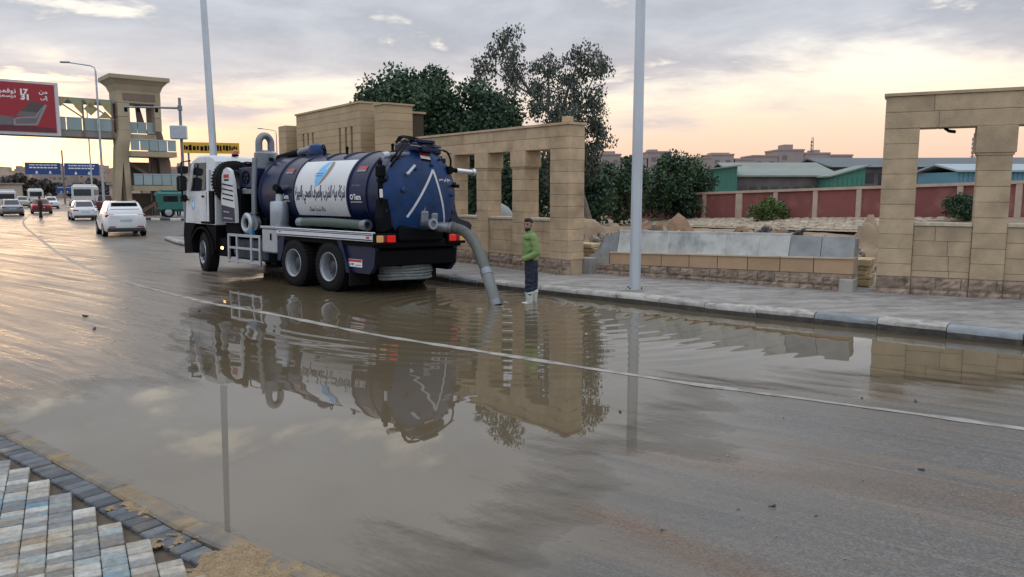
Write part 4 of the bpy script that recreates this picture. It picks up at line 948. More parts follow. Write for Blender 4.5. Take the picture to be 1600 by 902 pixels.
for x0, x1, nm in ((-1.62, -.75, 'l'), (1.1, 1.62, 'r')):
    for z0, z1 in ((7.0, 8.05), (8.07, 9.13)): MB().b2(x0, x1, 0, .9, z0, z1, .02).build('pier_block', CRM, fb)
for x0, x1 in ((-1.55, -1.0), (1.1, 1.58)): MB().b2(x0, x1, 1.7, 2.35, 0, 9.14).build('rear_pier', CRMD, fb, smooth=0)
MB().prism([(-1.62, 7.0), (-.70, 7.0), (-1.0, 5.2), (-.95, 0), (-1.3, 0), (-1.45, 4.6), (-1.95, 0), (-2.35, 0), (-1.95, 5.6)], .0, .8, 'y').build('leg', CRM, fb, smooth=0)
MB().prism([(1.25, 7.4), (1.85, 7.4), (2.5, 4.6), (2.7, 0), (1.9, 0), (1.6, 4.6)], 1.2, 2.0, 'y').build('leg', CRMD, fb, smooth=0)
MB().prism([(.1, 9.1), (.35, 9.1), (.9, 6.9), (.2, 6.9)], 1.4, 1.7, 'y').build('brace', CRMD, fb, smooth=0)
for z, x0, x1, y0 in ((6.75, -.85, 1.25, .35), (5.35, -1.05, 2.45, -.75), (2.62, -.95, 2.6, -.75)):
    MB().b2(x0 - (1.3 if z > 6 else 0), x1, y0, 2.4, z - .42, z).build('landing', CRM, fb, smooth=0)
    n = 5 if z < 6 else 3; st_ = (x1 - x0) / n
    for i in range(n): MB().b2(x0 + i * st_ + .03, x0 + (i + 1) * st_ - .03, y0 + .01, y0 + .05, z + .06, z + .88).build('balustrade_panel', TEAL, fb, smooth=0)
    MB().b2(x0, x1, y0 - .01, y0 + .07, z + .88, z + .95).build('handrail', SILVER, fb, smooth=0)
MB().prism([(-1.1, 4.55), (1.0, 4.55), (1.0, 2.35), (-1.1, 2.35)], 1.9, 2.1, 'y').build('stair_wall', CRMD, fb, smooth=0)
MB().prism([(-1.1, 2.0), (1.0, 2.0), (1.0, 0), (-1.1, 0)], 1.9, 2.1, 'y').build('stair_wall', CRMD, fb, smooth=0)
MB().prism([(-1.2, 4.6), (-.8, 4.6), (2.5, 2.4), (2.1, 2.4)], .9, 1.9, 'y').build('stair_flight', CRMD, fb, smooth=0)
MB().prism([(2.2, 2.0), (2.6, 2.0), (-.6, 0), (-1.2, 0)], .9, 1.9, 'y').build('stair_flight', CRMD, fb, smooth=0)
# deck
MB().b2(-40, -1.85, .3, 2.7, 6.35, 6.85).build('deck', mat('deck_grey', (.22, .21, .195), .8, var=.2), fb, smooth=0)
for i in range(16):
    x = -1.95 - i * 1.1; MB().b2(x - 1.06, x - .02, .26, .30, 6.85, 7.75).build('rail_panel', TEAL, fb, smooth=0)
MB().b2(-40, -1.85, .24, .34, 7.75, 7.82).build('handrail', SILVER, fb, smooth=0)
MB().b2(-40, -1.85, 2.6, 2.7, 6.85, 9.3).build('far_screen', OLV, fb, smooth=0) if 0 else None
MB().b2(-40, -1.85, .25, 2.7, 9.05, 9.3).build('top_chord', mat('chord_steel', (.20, .25, .27), .5, var=.2), fb, smooth=0)
for i in range(9):                                             # triangle lattice panels of the screen
    x = -2.0 - i * 2.05
    for pts in ([(x, 9.2), (x - 1.0, 9.2), (x - .5, 8.6)], [(x, 9.2), (x, 8.0), (x - .55, 8.6)], [(x, 7.85), (x - 1.0, 7.85), (x - .5, 8.4)], [(x - 1.0, 9.2), (x - 2.0, 9.2), (x - 1.5, 8.55)], [(x - 1., 8.5), (x - 1.5, 9.), (x - 2., 8.5), (x - 1.5, 8.0)]):
        if i == 1 and pts[0][1] < 9: continue
        MB().prism(pts, .2, .27, 'y').build('screen_triangle', OLV, fb, smooth=0)
    MB().b2(x - .06, x + .06, .2, .3, 6.4, 9.2).build('post', CRMD, fb, smooth=0)
    MB().tube([(x, .24, 7.8), (x - 1.9, .24, 9.1)], .06, 5).build('diagonal', OLV, fb, smooth=0)
# billboard hung on the bridge, facing the oncoming camera side
bb = thing('billboard', 'red billboard with armchair print hung on the footbridge', 'billboard', (-29.9, 63.0, 0), math.atan2(bx[1], bx[0]))
MB().b2(-26, -5.75, -.35, .18, 6.55, 10.95).build('frame', mat('billboard_frame', (.52, .51, .52), .5, var=.1), bb, smooth=0)
BBR = mat('billboard_red', (.30, .018, .030), .5, var=.05, scale=.3)
MB().b2(-25.8, -6.02, -.40, -.352, 6.8, 10.75).build('poster', BBR, bb, smooth=0)
bb.scale = (1, 1, .886); bb.location.z = .497
GP = mat('print_grey', (.135, .125, .13), .5, var=.15, scale=1.2); GP2 = mat('print_dark', (.075, .060, .065), .5, var=.15); GP3 = mat('print_light', (.24, .225, .23), .5, var=.1)
def print_poly(pts, m, k=0): MB().prism(pts, -.402 - .004 * k, -.400, 'y').build('print_shape', m, bb, smooth=0)
print_poly([(-26 + .25, 6.8), (-6.1, 6.8), (-6.1, 7.15), (-12, 7.6), (-25.7, 8.2)], mat('print_shadow', (.11, .02, .03), .5, var=.05), 0)
print_poly([(-8.0, 8.75), (-7.6, 9.25), (-6.75, 9.15), (-6.85, 8.6), (-7.3, 8.1), (-8.55, 8.15)], GP2, 1)
print_poly([(-8.3, 8.45), (-7.25, 8.4), (-7.3, 8.05), (-8.6, 8.05)], GP, 2)
print_poly([(-6.72, 9.1), (-6.55, 9.05), (-7.25, 7.35), (-8.75, 7.25), (-8.8, 7.75), (-8.5, 7.95), (-7.4, 8.1)], GP3, 2); print_poly([(-6.8, 8.95), (-7.35, 7.5), (-8.6, 7.4), (-8.62, 7.75), (-8.4, 7.85), (-7.3, 7.95)], GP, 3)
print_poly([(-9.9, 7.95), (-9.6, 8.05), (-8.7, 7.95), (-8.8, 7.3), (-9.8, 7.25)], GP, 2)
print_poly([(-14.5, 7.9), (-11, 7.95), (-10.0, 7.75), (-9.9, 7.15), (-14.5, 6.95)], GP, 1)
for s_, xx, zz, wd in ((ar('من') , -6.75, 10.05, .55), ('17', -7.95, 10.05, .5), (ar('نوفمبر'), -9.1, 10.0, 1.25), (ar('إلى'), -6.7, 9.6, .5), ('31', -7.95, 9.62, .52), (ar('ديسمبر'), -9.1, 9.58, 1.2)):
    flat_text(bb, s_, lambda x, y, xx=xx, zz=zz: (xx + x, -.404, zz + y), WINK, width=wd, bold=.02 if not s_.isdigit() else .05)
# gantry signs, small signs
SBL = mat('road_sign_blue', (.02, .055, .19), .5, var=.08); SGR = mat('road_sign_frame', (.25, .26, .30), .5)
def blue_sign(loc, w, h, rz, label, lines=3, postx=None):
    t = thing('road_sign', label, 'road sign', loc, rz, 'blue road signs')
    MB().b2(-w / 2, w / 2, -.04, .04, 0, h).build('panel', SBL, t, smooth=0)
    for z0, z1 in ((-.06, 0), (h, h + .06)): MB().b2(-w / 2, w / 2, -.05, .05, z0, z1).build('frame', SGR, t, smooth=0)
    for r in range(lines - 1):
        x = -w * .38
        while x < w * .36:
            d = random.uniform(.06, .13) * w
            MB().b2(x, x + d * .8, -.055, -.042, h * (.78 - r * .24), h * (.86 - r * .22)).build('lettering', WINK, t, smooth=0); x += d
    for x in (-w * .18, w * .2):
        MB().prism([(x - .16 * h, .14 * h), (x, .06 * h), (x + .16 * h, .14 * h), (x + .06 * h, .14 * h), (x + .06 * h, .3 * h), (x - .06 * h, .3 * h), (x - .06 * h, .14 * h)], -.055, -.042, 'y').build('arrow', WINK, t, smooth=0)
    if postx is not None: MB().tube([(postx, .15, -loc[2]), (postx, .15, h + (2.2 if postx > 0 else 0))], .13, 8).build('post', CRMD, t)
blue_sign((-79.7, 132, 5.05), 5.2, 1.95, .45, 'left blue gantry sign below the billboard', postx=2.95); blue_sign((-73.3, 132.4, 4.9), 5.2, 2.0, .45, 'right blue gantry sign with two white arrows')
blue_sign((-81, 140, 1.9), 2.6, 1.2, .45, 'small blue sign low behind the white bus', lines=2, postx=0.)
ys = thing('yellow_sign', 'yellow sign board with dark lettering behind the truck cab', 'sign', (-16.05, 41.5, 0), .35)
MB().b2(-1.35, 1.45, -.05, .05, 4.15, 4.72).build('panel', mat('yellow_panel', (.62, .36, .03), .5, var=.08), ys, smooth=0)
for x0, x1 in ((-1.3, -.6), (-.5, .2), (.3, .5), (.62, 1.3)):
    x = x0
    while x < x1: d = random.uniform(.08, .2); MB().b2(x, x + d * .75, -.06, -.052, 4.28 + random.random() * .05, 4.5 + random.random() * .1).build('lettering', DARK, ys, smooth=0); x += d
for x in (-1.1, 1.2): MB().tube([(x, .06, 0), (x, .06, 4.7)], .05, 8).build('post', GREYM, ys)
cp = thing('camera_post', 'grey post with traffic camera box and long arm by the tower', 'post', (-19.9, 47.0, .1), .2)
MB().tube([(0, 0, 0), (0, 0, 7.6)], [.10, .08], 10).build('shaft', GREYM, cp); MB().b2(-.55, .35, -.45, .1, 5.15, 5.95, .04).build('cabinet', SILVER, cp)
MB().tube([(0, 0, 7.0), (-3.1, 0, 7.0)], [.07, .045], 8).build('arm', GREYM, cp); MB().b2(-.12, .12, -.12, .12, 6.85, 7.15, .02).build('clamp', GREYM, cp)
for x in (-3.0, -2.3, -1.3): MB().b2(x - .08, x + .08, -.12, .05, 6.72, 6.95, .02).build('camera', DARK, cp)
# ------------------------------------------------------------------ hillside town far away
hx = axis_pts([(-520, 120, 16)]); hy = axis_pts([(230, 700, 16)])
def hill_z(X, Y): return np.clip((Y - 250 + .10 * X) / 230, 0, 1) ** 1.2 * (13 + 4.5 * npnoise(X + 900, Y, 75, 51)) - .3
v, f = grid(hx, hy, hill_z); ob('hill', fast_mesh('hill', v, f, mat('hill_dirt', (.24, .19, .15), .95, var=.3, scale=.03)), kind='structure')
HC = [mat('house_%d' % i, c, .9, var=.12, scale=.15) for i, c in enumerate(((.36, .27, .21), (.30, .23, .20), (.42, .35, .29), (.26, .22, .21), (.34, .25, .18)))]; HW = mat('house_window', (.10, .085, .085), .5, var=.1)
HL = {(0, 0): 'small far house low on the hillside left of the tower', (0, 1): 'small far house high on the hillside skyline left of tower', (1, 0): 'small far house low on the slope seen near truck cab', (1, 1): 'small far house on the skyline seen near truck cab'}
for i in range(150):
    Y = random.uniform(255, 480); az = random.uniform(-.70, -.28); X = az * Y; z = float(hill_z(np.array([X]), np.array([Y]))[0])
    w_, d_, h_ = random.uniform(5, 11), random.uniform(6, 10), random.uniform(3.2, 7.5); mb = MB()
    mb.b2(-w_ / 2, w_ / 2, 0, d_, -3, h_); mb.b2(-w_ / 2 + .5, -w_ / 2 + .5 + w_ * .3, 1, 4, h_, h_ + 1.8); mb.mi = 1
    for r in range(int(h_ // 3)):
        for k in range(int(w_ // 2.2)): x = -w_ / 2 + 1.1 + k * 2.2; mb.b2(x - .5, x + .5, -.06, .1, r * 3.1 + 1., r * 3.1 + 2.4)
    kx = 0 if az < -.5 else 1; kz = 1 if Y > 380 else 0
    mb.build('hillside_house', [random.choice(HC), HW], smooth=0, loc=(X, Y, z), rz=random.uniform(-.1, .6), label=HL[(kx, kz)], cat='house', group=['low hillside houses', 'skyline hillside houses'][kz] + [' left of tower', ' near cab'][kx])
for i, (px_, Y, s, lb) in enumerate(((30, 210, 3.4, 'dark round far tree above the silver sedan'), (46, 215, 3.0, 'dusky far tree above the red car'), (62, 220, 2.4, 'small far tree beyond the walking person'), (88, 225, 2.6, 'far tree standing left of the bus'), (70, 230, 2.8, 'far tree behind the white hatchback'), (125, 200, 2.2, 'far tree beyond the bus roof'), (150, 190, 2.6, 'far tree behind the dark red pickup'), (172, 180, 2.6, 'far tree left of the tower foot'))):
    P_, r_ = blob_clumps(16, (0, 0, s * 1.1), (s, s, s * .8), 60 + i, s * .3, s * .5)
    tree('far_tree', lb, 'tree', ((px_ - 800) / 1200 * Y, Y, 0), [([(0, 0, -.2), (0, 0, s)], .3, .15)], P_, r_, 60, .9, mat('dusky_leaf', (.075, .065, .055), .9, var=.3), 70 + i, group='dusky trees at the foot of the hill')
# concrete block buildings at road end
for i, (px0, px1, Y, z, lb) in enumerate(((-40, 16, 150, 3.6, 'pale low building at the far left of the road'), (176, 200, 120, 3.2, 'low yellowish kiosk left of the tower foot'), (420, 462, 90, 2.4, 'low wall block glimpsed beyond the tanker front'))):
    a, b = (px0 - 800) / 1200 * Y, (px1 - 800) / 1200 * Y
    t = thing('low_building', lb, 'building', ((a + b) / 2, Y, 0)); MB().b2(-(b - a) / 2, (b - a) / 2, 0, 5, -.1, z).build('wall', HC[2], t, smooth=0); MB().b2(-(b - a) / 2 - .3, (b - a) / 2 + .3, -.4, 5.3, z, z + .25).build('roof', HC[3], t, smooth=0)
# ------------------------------------------------------------------ vacuum tanker truck: x forward, y left, z up
TH = R(47.43); ROLL = R(1.5)
tk = thing('vacuum_tanker_truck', 'navy and white vacuum tanker truck sucking water off the road', 'tanker truck', (-3.616, 17.722, -.035), math.pi / 2 + TH)
tk.rotation_euler = (ROLL, 0, math.pi / 2 + TH)
def tp(name, mb, m, parent=None, smooth=35): return mb.build(name, m, parent or tk, smooth)
tp('chassis', MB().b2(-2.1, 5.8, .28, .44, .72, 1.0, .01).b2(-2.1, 5.8, -.44, -.28, .72, 1.0, .01).b2(-2.0, -1.85, -.44, .44, .72, 1.0).b2(1.5, 1.65, -.44, .44, .72, 1.0).b2(3.9, 4.05, -.44, .44, .72, 1.0).b2(5.6, 5.8, -.44, .44, .6, 1.0), DARK)
tp('deck', MB().b2(-2.2, 2.1, -1.18, 1.18, 1.02, 1.13, .01), DARK)
# wheels
def wheel_mesh(dual):
    w = .30; R0 = .535
    ty = MB(); ty.lathe([(.30, -w / 2), (.40, -w / 2 - .012), (.47, -w / 2 - .008), (.515, -w / 2 + .02), (R0, -w / 2 + .055), (R0, w / 2 - .055), (.515, w / 2 - .02), (.47, w / 2 + .008), (.40, w / 2 + .012), (.30, w / 2)], ax=(0, 1, 0), n=40)
    for i in range(40):                                         # tread lugs
        a = 2 * math.pi * i / 40
        for sg in (-1, 1):
            ty.M = Matrix.Rotation(-a - (.05 if sg > 0 else 0), 4, 'Y'); ty.b2(R0 - .01, R0 + .012, sg * .02, sg * .135, -.022, .022)
    ty.M = None
    rm = MB()
    if dual: pr = [(.295, .16), (.31, .165), (.315, .15), (.285, .13), (.262, .04), (.255, -.03)]; hb = [(.255, -.03), (.17, -.05), (.13, -.02), (.125, .04), (.10, .06), (0, .06)]
    else: pr = [(.295, .15), (.31, .165), (.315, .15), (.285, .12), (.26, .10)]; hb = [(.26, .10), (.22, .13), (.17, .15), (.14, .15), (.13, .20), (.10, .215), (0, .215)]
    rm.lathe(pr, ax=(0, 1, 0), n=32)
    nb = MB()
    for i in range(10): a = 2 * math.pi * i / 10; y0 = -.035 if dual else .15; nb.tube([(math.cos(a) * .195, y0 - .01, math.sin(a) * .195), (math.cos(a) * .195, y0 + .03, math.sin(a) * .195)], .016, 6)
    return ty.mesh('tyre', BLACK, 40), rm.mesh('rim', SILVER, 40), nb.mesh('wheel_nuts', GREYM), MB().lathe(hb, ax=(0, 1, 0), n=24).mesh('hub', mat('hub_dark', (.05, .055, .065), .5, .3, var=.2), 40)
WD = wheel_mesh(True); WF = wheel_mesh(False)
def wheel(x, y, side, M, steer=0.):
    t = ob('wheel', None, tk, loc=(x, y, .535), rz=(0 if side > 0 else math.pi) + steer)
    for nm, me in zip(('tyre', 'rim', 'wheel_nuts', 'hub'), M): ob(nm, me, t)
for x in (.69, -.69):
    for sd_ in (1, -1): wheel(x, sd_ * 1.07, sd_, WD); ob('inner_tyre', WD[0], tk, loc=(x, sd_ * .74, .535))
for sd_ in (1, -1): wheel(5.12, sd_ * 1.03, sd_, WF, R(-13))
tp('axles', MB().tube([(.69, -1.0, .535), (.69, 1.0, .535)], .09, 10).tube([(-.69, -1.0, .535), (-.69, 1.0, .535)], .09, 10).tube([(5.12, -1., .535), (5.12, 1., .535)], .08, 10).ball((.69, 0, .535), .26).ball((-.69, 0, .535), .26), DARK)
for sd_ in (1, -1):
    s = '' if sd_ > 0 else ''
    rl = tp('side_rail', MB().b2(-2.25, 1.36, sd_ * 1.17, sd_ * 1.25, 1.13, 1.32, .008), WHITED)
    for z0, z1 in ((1.285, 1.30), (1.252, 1.268), (1.150, 1.172)): tp('blue_stripe', MB().b2(-2.24, 1.35, sd_ * 1.245, sd_ * 1.254, z0, z1), NAVY, rl, 0)
    MB().b2(-2.15, -2.05, sd_ * 1.25, sd_ * 1.256, 1.19, 1.23).build('marker', REDP, rl, 0); MB().b2(1.18, 1.24, sd_ * 1.25, sd_ * 1.256, 1.21, 1.235).build('marker', REDP, rl, 0)
    tp('fender_panel', MB().prism([(-1.02, 1.13), (-1.32, .46), (-2.0, .46), (-2.15, .62), (-2.2, 1.13)], sd_ * 1.02, sd_ * 1.13, 'y'), NAVYD, None, 0)
    tp('fender_edge', MB().prism([(-.95, 1.13), (-1.28, .45), (-1.40, .45), (-1.10, 1.13)], sd_ * 1.02, sd_ * 1.19, 'y'), NAVY, None, 0)
    tp('fender_edge', MB().prism([(1.36, 1.13), (1.42, .55), (1.30, .55), (1.18, .80), (1.10, 1.13)], sd_ * .95, sd_ * 1.19, 'y'), NAVY, None, 0)
    tp('inner_arch', MB().b2(-1.0, 1.1, sd_ * .5, sd_ * 1.14, 1.10, 1.125), DARK, None, 0)
    tp('mudflap', MB().b2(-1.42, -1.39, sd_ * .68, sd_ * 1.2, .18, .5), BLACK, None, 0)
pl = tp('licence_plate', MB().b2(-1.76, -1.30, 1.13, 1.142, .58, .74, .004), WINK, None, 0)
MB().b2(-1.75, -1.31, 1.142, 1.146, .685, .735).build('plate_band', REDP, pl, 0)
flat_text(pl, '1248  ' + ar('سصن'), lambda x, y: (-1.53 - x, 1.1465, .63 + y), INK, width=.38, height=.06)
# tank
TR, TZ = .93, 2.09
def TP(x, a, r=TR): return (x, math.cos(a) * r, TZ + math.sin(a) * r)
tank = tp('tank', MB().lathe([(0, 3.12), (.35, 3.10), (.65, 3.02), (.85, 2.90), (.92, 2.78), (TR, 2.70), (TR, -2.12), (TR, -2.2)], (0, 0, TZ), (1, 0, 0), 64), NAVY, None, 40)
for x, w_, h_ in ((2.62, .05, .025), (1.85, .05, .028), (1.12, .06, .03), (-.97, .06, .03), (-1.62, .05, .028)):
    MB().lathe([(TR - .01, x - w_ / 2), (TR + h_, x - w_ / 2 + .012), (TR + h_, x + w_ / 2 - .012), (TR - .01, x + w_ / 2)], (0, 0, TZ), (1, 0, 0), 64).build('rib', NAVYD, tank, 40)
for x in (.42, -.25):
    MB().lathe([(TR - .01, x - .025), (TR + .03, x - .013), (TR + .03, x + .013), (TR - .01, x + .025)], (0, 0, TZ), (1, 0, 0), 24, R(58), R(125), (0, 1, 0)).build('rib', NAVYD, tank, 40)
band = MB().lathe([(TR + .006, 1.08), (TR + .008, -.93)], (0, 0, TZ), (1, 0, 0), 40, R(-31), R(52), (0, 1, 0)).build('white_banner', WHITED, tank, 40)
def on_tank(cx, ca, r=TR + .012): return lambda x, y: TP(cx - x, ca + y / TR, r)
flat_text(band, ar('شركة مياه الشرب والصرف الصحي بالجيزة'), on_tank(.075, R(-1)), INK, width=1.94, height=.42, bold=.035)
flat_text(band, ar('خدمة عملاء') + ' ١٢٥', on_tank(.25, R(-21)), INK, width=.62, height=.12)
def tank_poly(pts, cx, ca, m, parent, r=TR + .011, name='emblem'):
    c = np.mean(pts, axis=0); n = len(pts); fn = on_tank(cx, ca, r); K = 6; vs = [fn(*c)]          # concentric rings so the patch hugs the shell
    for k in range(1, K + 1): vs += [fn(*(c + (np.array(p) - c) * k / K)) for p in pts]
    fs = [(0, i + 1, (i + 1) % n + 1) for i in range(n)] + [(1 + (k - 1) * n + i, 1 + (k - 1) * n + (i + 1) % n, 1 + k * n + (i + 1) % n, 1 + k * n + i) for k in range(1, K) for i in range(n)]
    return MB().add(vs, fs).build(name, m, parent, 40)
def drop(s, a0, a1, tilt):
    out = []
    for i in range(25):
        t = a0 + (a1 - a0) * i / 24; x = math.sin(t) * .17 * (1 - .25 * math.cos(t)); y = -math.cos(t) * .27
        out.append((s * (x * math.cos(tilt) - y * math.sin(tilt)), s * (x * math.sin(tilt) + y * math.cos(tilt))))
    return out
tank_poly(drop(1.25, 0, 2 * math.pi, -.42), .10, R(30), LBLUE, band); tank_poly(drop(1.27, .5, math.pi + .1, -.42), .09, R(30.5), BROWNP, band, TR + .014)
tank_poly([(.11, .20), (.14, .21), (.12, .12), (.08, .05), (.06, .08)], .09, R(31), WINK, band, TR + .017)
for dy in (0, -.06): tank_poly([(-.26, dy), (.06, dy), (.06, dy - .010), (-.26, dy - .010)], .12, R(29), BLUE, band, TR + .016)
for cx in (1.50, -1.28):
    flat_text(tank, 'Tetra', on_tank(cx - .04, R(-4)), WINK, 'brand_lettering', width=.26, height=.12, bold=.03)
    MB().lathe([(.035, 0), (.055, 0)], (0, 0, 0), (0, 0, 1), 14); ring = [(math.cos(t) * .055, math.sin(t) * .055) for t in np.linspace(0, 6.283, 15)[:-1]]; ring2 = [(x * .55, y * .55) for x, y in ring]; fn = on_tank(cx + .155, R(-4))
    MB().add([fn(*p) for p in ring] + [fn(*p) for p in ring2], [(i, (i + 1) % 14, 14 + (i + 1) % 14, 14 + i) for i in range(14)]).build('brand_ring', WINK, tank, 0)
    tank_poly([(-.2, 0), (.2, 0), (.2, -.012), (-.2, -.012)], cx, R(-10), WINK, tank, name='brand_line')
    flat_text(tank, ar('صنع في مصر'), on_tank(cx, R(11)), mat('faded_ink', (.20, .24, .34), .5, var=0), 'small_lettering', width=.30)
    tank_poly([(-.15, .045), (.15, .045), (.15, -.045), (-.15, -.045)], cx - .02, R(36), mat('sticker_red', (.30, .05, .06), .5, var=.1), tank, name='sticker'); tank_poly([(-.15, -.05), (.15, -.05), (.15, -.10), (-.15, -.10)], cx - .02, R(36), mat('sticker_grey', (.22, .22, .24), .5, var=.1), tank, name='sticker')
# rear door
door = tp('rear_door', MB().lathe([(TR + .055, -2.14), (TR + .06, -2.16), (TR + .06, -2.25), (TR + .02, -2.27), (.86, -2.33), (.72, -2.40), (.5, -2.46), (.25, -2.495), (0, -2.505)], (0, 0, TZ), (1, 0, 0), 64), BLUE, None, 40)
MB().lathe([(TR + .0, -2.03), (TR + .06, -2.04), (TR + .06, -2.13), (TR, -2.14)], (0, 0, TZ), (1, 0, 0), 64).build('flange', NAVYD, door, 40)
def dz(y, z):
    r = math.hypot(y, z - TZ); return np.interp(r, [0, .25, .5, .72, .86, .95], [-2.505, -2.495, -2.46, -2.40, -2.33, -2.27])
def door_strip(a, b, w, m, name, k=.008, n=12):
    a = np.array(a); b = np.array(b); d = (b - a) / np.linalg.norm(b - a); p = np.array([-d[1], d[0]]) * w / 2; vs = []
    for i in range(n + 1):
        q = a + (b - a) * i / n
        for e in (q + p, q - p): vs.append((dz(e[0], e[1]) - k, e[0], e[1]))
    return MB().add(vs, [(2 * i, 2 * i + 1, 2 * i + 3, 2 * i + 2) for i in range(n)]).build(name, m, door, 40)
REFL = mat('reflective_tape', (.55, .57, .60), .5, var=.15)
door_strip((-.16, 2.62), (.50, 1.63), .055, REFL, 'tape_strip'); door_strip((-.16, 2.62), (-.58, 1.50), .055, REFL, 'tape_strip')
door_strip((-.15, 2.915), (.11, 2.935), .055, mat('flag_red', (.50, .02, .03), .5, var=0), 'flag'); door_strip((-.15, 2.855), (.11, 2.875), .06, WINK, 'flag'); door_strip((-.15, 2.80), (.11, 2.82), .045, DARK, 'flag')
v_, f_ = text_geo(ar('صنع في مصر'), width=.42, bold=.03); MB().add([(dz(-.52 - x, 2.42 + y) - .008, -.52 - x, 2.42 + y) for x, y in v_], f_).build('lettering', WINK, door, 0)
for y, z, r in ((-.15, 2.72, .05), (.62, 2.18, .06), (.30, 2.62, .03), (-.45, 2.85, .03), (-.75, 2.1, .03)): MB().lathe([(r, dz(y, z) + .02), (r, dz(y, z) - .04), (r * .6, dz(y, z) - .06), (0, dz(y, z) - .06)], (0, y, z), (1, 0, 0), 12).build('boss', BLUE, door)
MB().tube([(-2.44, .32, 2.68), (-2.48, .52, 2.52)], .035, 8).build('latch_handle', SILVER, door); MB().ball((-2.48, .53, 2.51), .045).build('latch_end', SILVER, door)
# clamps around the rim
for a in (20, 50, 130, 165, 200, 340, 300, 240):
    y, z = math.cos(R(a)) * (TR + .05), TZ + math.sin(R(a)) * (TR + .05); MB().b2(-2.3, -2.02, y - .05, y + .05, z - .05, z + .05, .015).build('door_clamp', NAVYD, door)
# top gear: hinge box, hydraulic hoses, work platform pipes
hg = tp('hinge_bracket', MB().b2(-2.45, -1.75, -.28, .30, 2.98, 3.16, .03).b2(-2.3, -1.9, -.55, -.3, 2.95, 3.15, .03).b2(-2.52, -2.3, -.22, .18, 2.98, 3.10, .02), NAVYD)
for i in range(6): MB().b2(-2.48 + i * .11, -2.42 + i * .11, -.20 + .02 * i, .24, 3.15, 3.22, .01).build('rib', NAVY, hg)
for k, pts in enumerate(([(-2.2, .75, 2.75), (-2.35, .70, 3.0), (-2.2, .45, 3.2), (-1.9, .1, 3.24), (-1.7, -.2, 3.15)], [(-2.2, .80, 2.6), (-2.45, .78, 2.85), (-2.4, .55, 3.12), (-2.2, .25, 3.2)], [(-2.4, .3, 3.12), (-2.5, 0, 3.10), (-2.5, -.4, 3.06), (-2.45, -.62, 3.02), (-2.4, -.72, 2.85), (-2.35, -.74, 2.66)], [(-1.9, .3, 3.2), (-2.2, .4, 3.28), (-2.4, .3, 3.2)], [(-1.7, .2, 3.17), (-1.95, .32, 3.3), (-2.25, .2, 3.27), (-2.35, 0, 3.2)])):
    q = polyline([(p[0], p[1]) for p in pts], .1); z = np.interp(np.linspace(0, 1, len(q)), np.linspace(0, 1, len(pts)), [p[2] for p in pts]); tp('hydraulic_hose', MB().tube([(a[0], a[1], b) for a, b in zip(q, z)], .022, 7), BLACK)
tp('hydraulic_pipe', MB().tube([(-2.45, .45, 3.08), (-2.52, -.3, 3.05), (-2.46, -.68, 2.98)], .016, 7), GREYM)
ram = tp('hydraulic_ram', MB().tube([(-2.25, -.72, 2.66), (-2.25, -1.18, 2.64)], .05, 12).b2(-2.4, -2.1, -.80, -.66, 2.56, 2.72, .02), DARK)
MB().tube([(-2.25, -1.02, 2.645), (-2.25, -1.52, 2.63)], .055, 14).build('ram_cylinder', CHROME, ram); MB().tube([(-2.25, -1.50, 2.63), (-2.25, -1.56, 2.63)], .085, 14).build('ram_end', CHROME, ram)
ram2 = tp('hydraulic_ram', MB().tube([(-2.25, .95, 2.86), (-2.28, .35, 2.92)], .05, 12), GREYM); MB().tube([(-2.25, 1.0, 2.85), (-2.25, .86, 2.87)], .07, 10).build('ram_end', SILVER, ram2)
ls_ = tp('latch_gear', MB().tube([(-2.15, .98, 2.75), (-2.2, 1.03, 2.45), (-2.2, 1.02, 2.1), (-2.2, .95, 1.6), (-2.15, .85, 1.3)], [.05, .04, .05, .035, .035], 8).b2(-2.3, -2.1, .93, 1.08, 2.42, 2.66, .03).b2(-2.28, -2.1, .70, 1.05, 2.32, 2.40, .02), DARK)
MB().tube([(-2.27, 1.05, 2.18), (-2.26, 1.03, 2.02)], .032, 8).build('grease_cap', WINK, ls_)
MB().b2(-2.45, -2.3, -.95, -.80, 2.28, 2.34, .02).build('side_pin', DARK, door); tp('side_lug', MB().tube([(-2.2, -.95, 2.31), (-2.2, -1.14, 2.31)], .04, 8), NAVYD)
# valves
vz = 1.50
vl = tp('outlet_valve', MB().tube([(-2.42, .08, vz), (-2.72, .08, vz)], .085, 16).b2(-2.52, -2.40, -.02, .18, vz, vz + .26, .03).tube([(-2.46, .08, vz + .25), (-2.46, .08, vz + .62)], .035, 8), GREYM)
MB().lathe([(.085, -2.72), (.115, -2.72), (.115, -2.76), (.075, -2.76), (.07, -2.62), (0, -2.62)], (0, .08, vz), (1, 0, 0), 20).build('flange', SILVER, vl)
vl2 = tp('outlet_valve', MB().tube([(-2.38, -.20, vz - .05), (-2.58, -.22, vz - .07)], .085, 16).b2(-2.5, -2.38, -.30, -.12, vz - .05, vz + .22, .03).tube([(-2.44, -.20, vz + .2), (-2.44, -.20, vz + .58)], .03, 8), GREYM)
MB().tube([(-2.44, -.20, vz + .34), (-2.44, -.20, vz + .41)], .042, 8).build('grip_tape', WINK, vl2)
MB().tube([(-2.5, -.42, vz), (-2.52, -.70, vz - .02)], .022, 8).build('coupling_lever', SILVER, vl2)
tp('sump', MB().b2(-2.40, -1.95, -.55, .65, 1.12, 1.45, .05), DARK); tp('cross_bearer', MB().b2(-2.3, -2.1, -1.15, 1.15, 1.0, 1.14, .02), DARK)
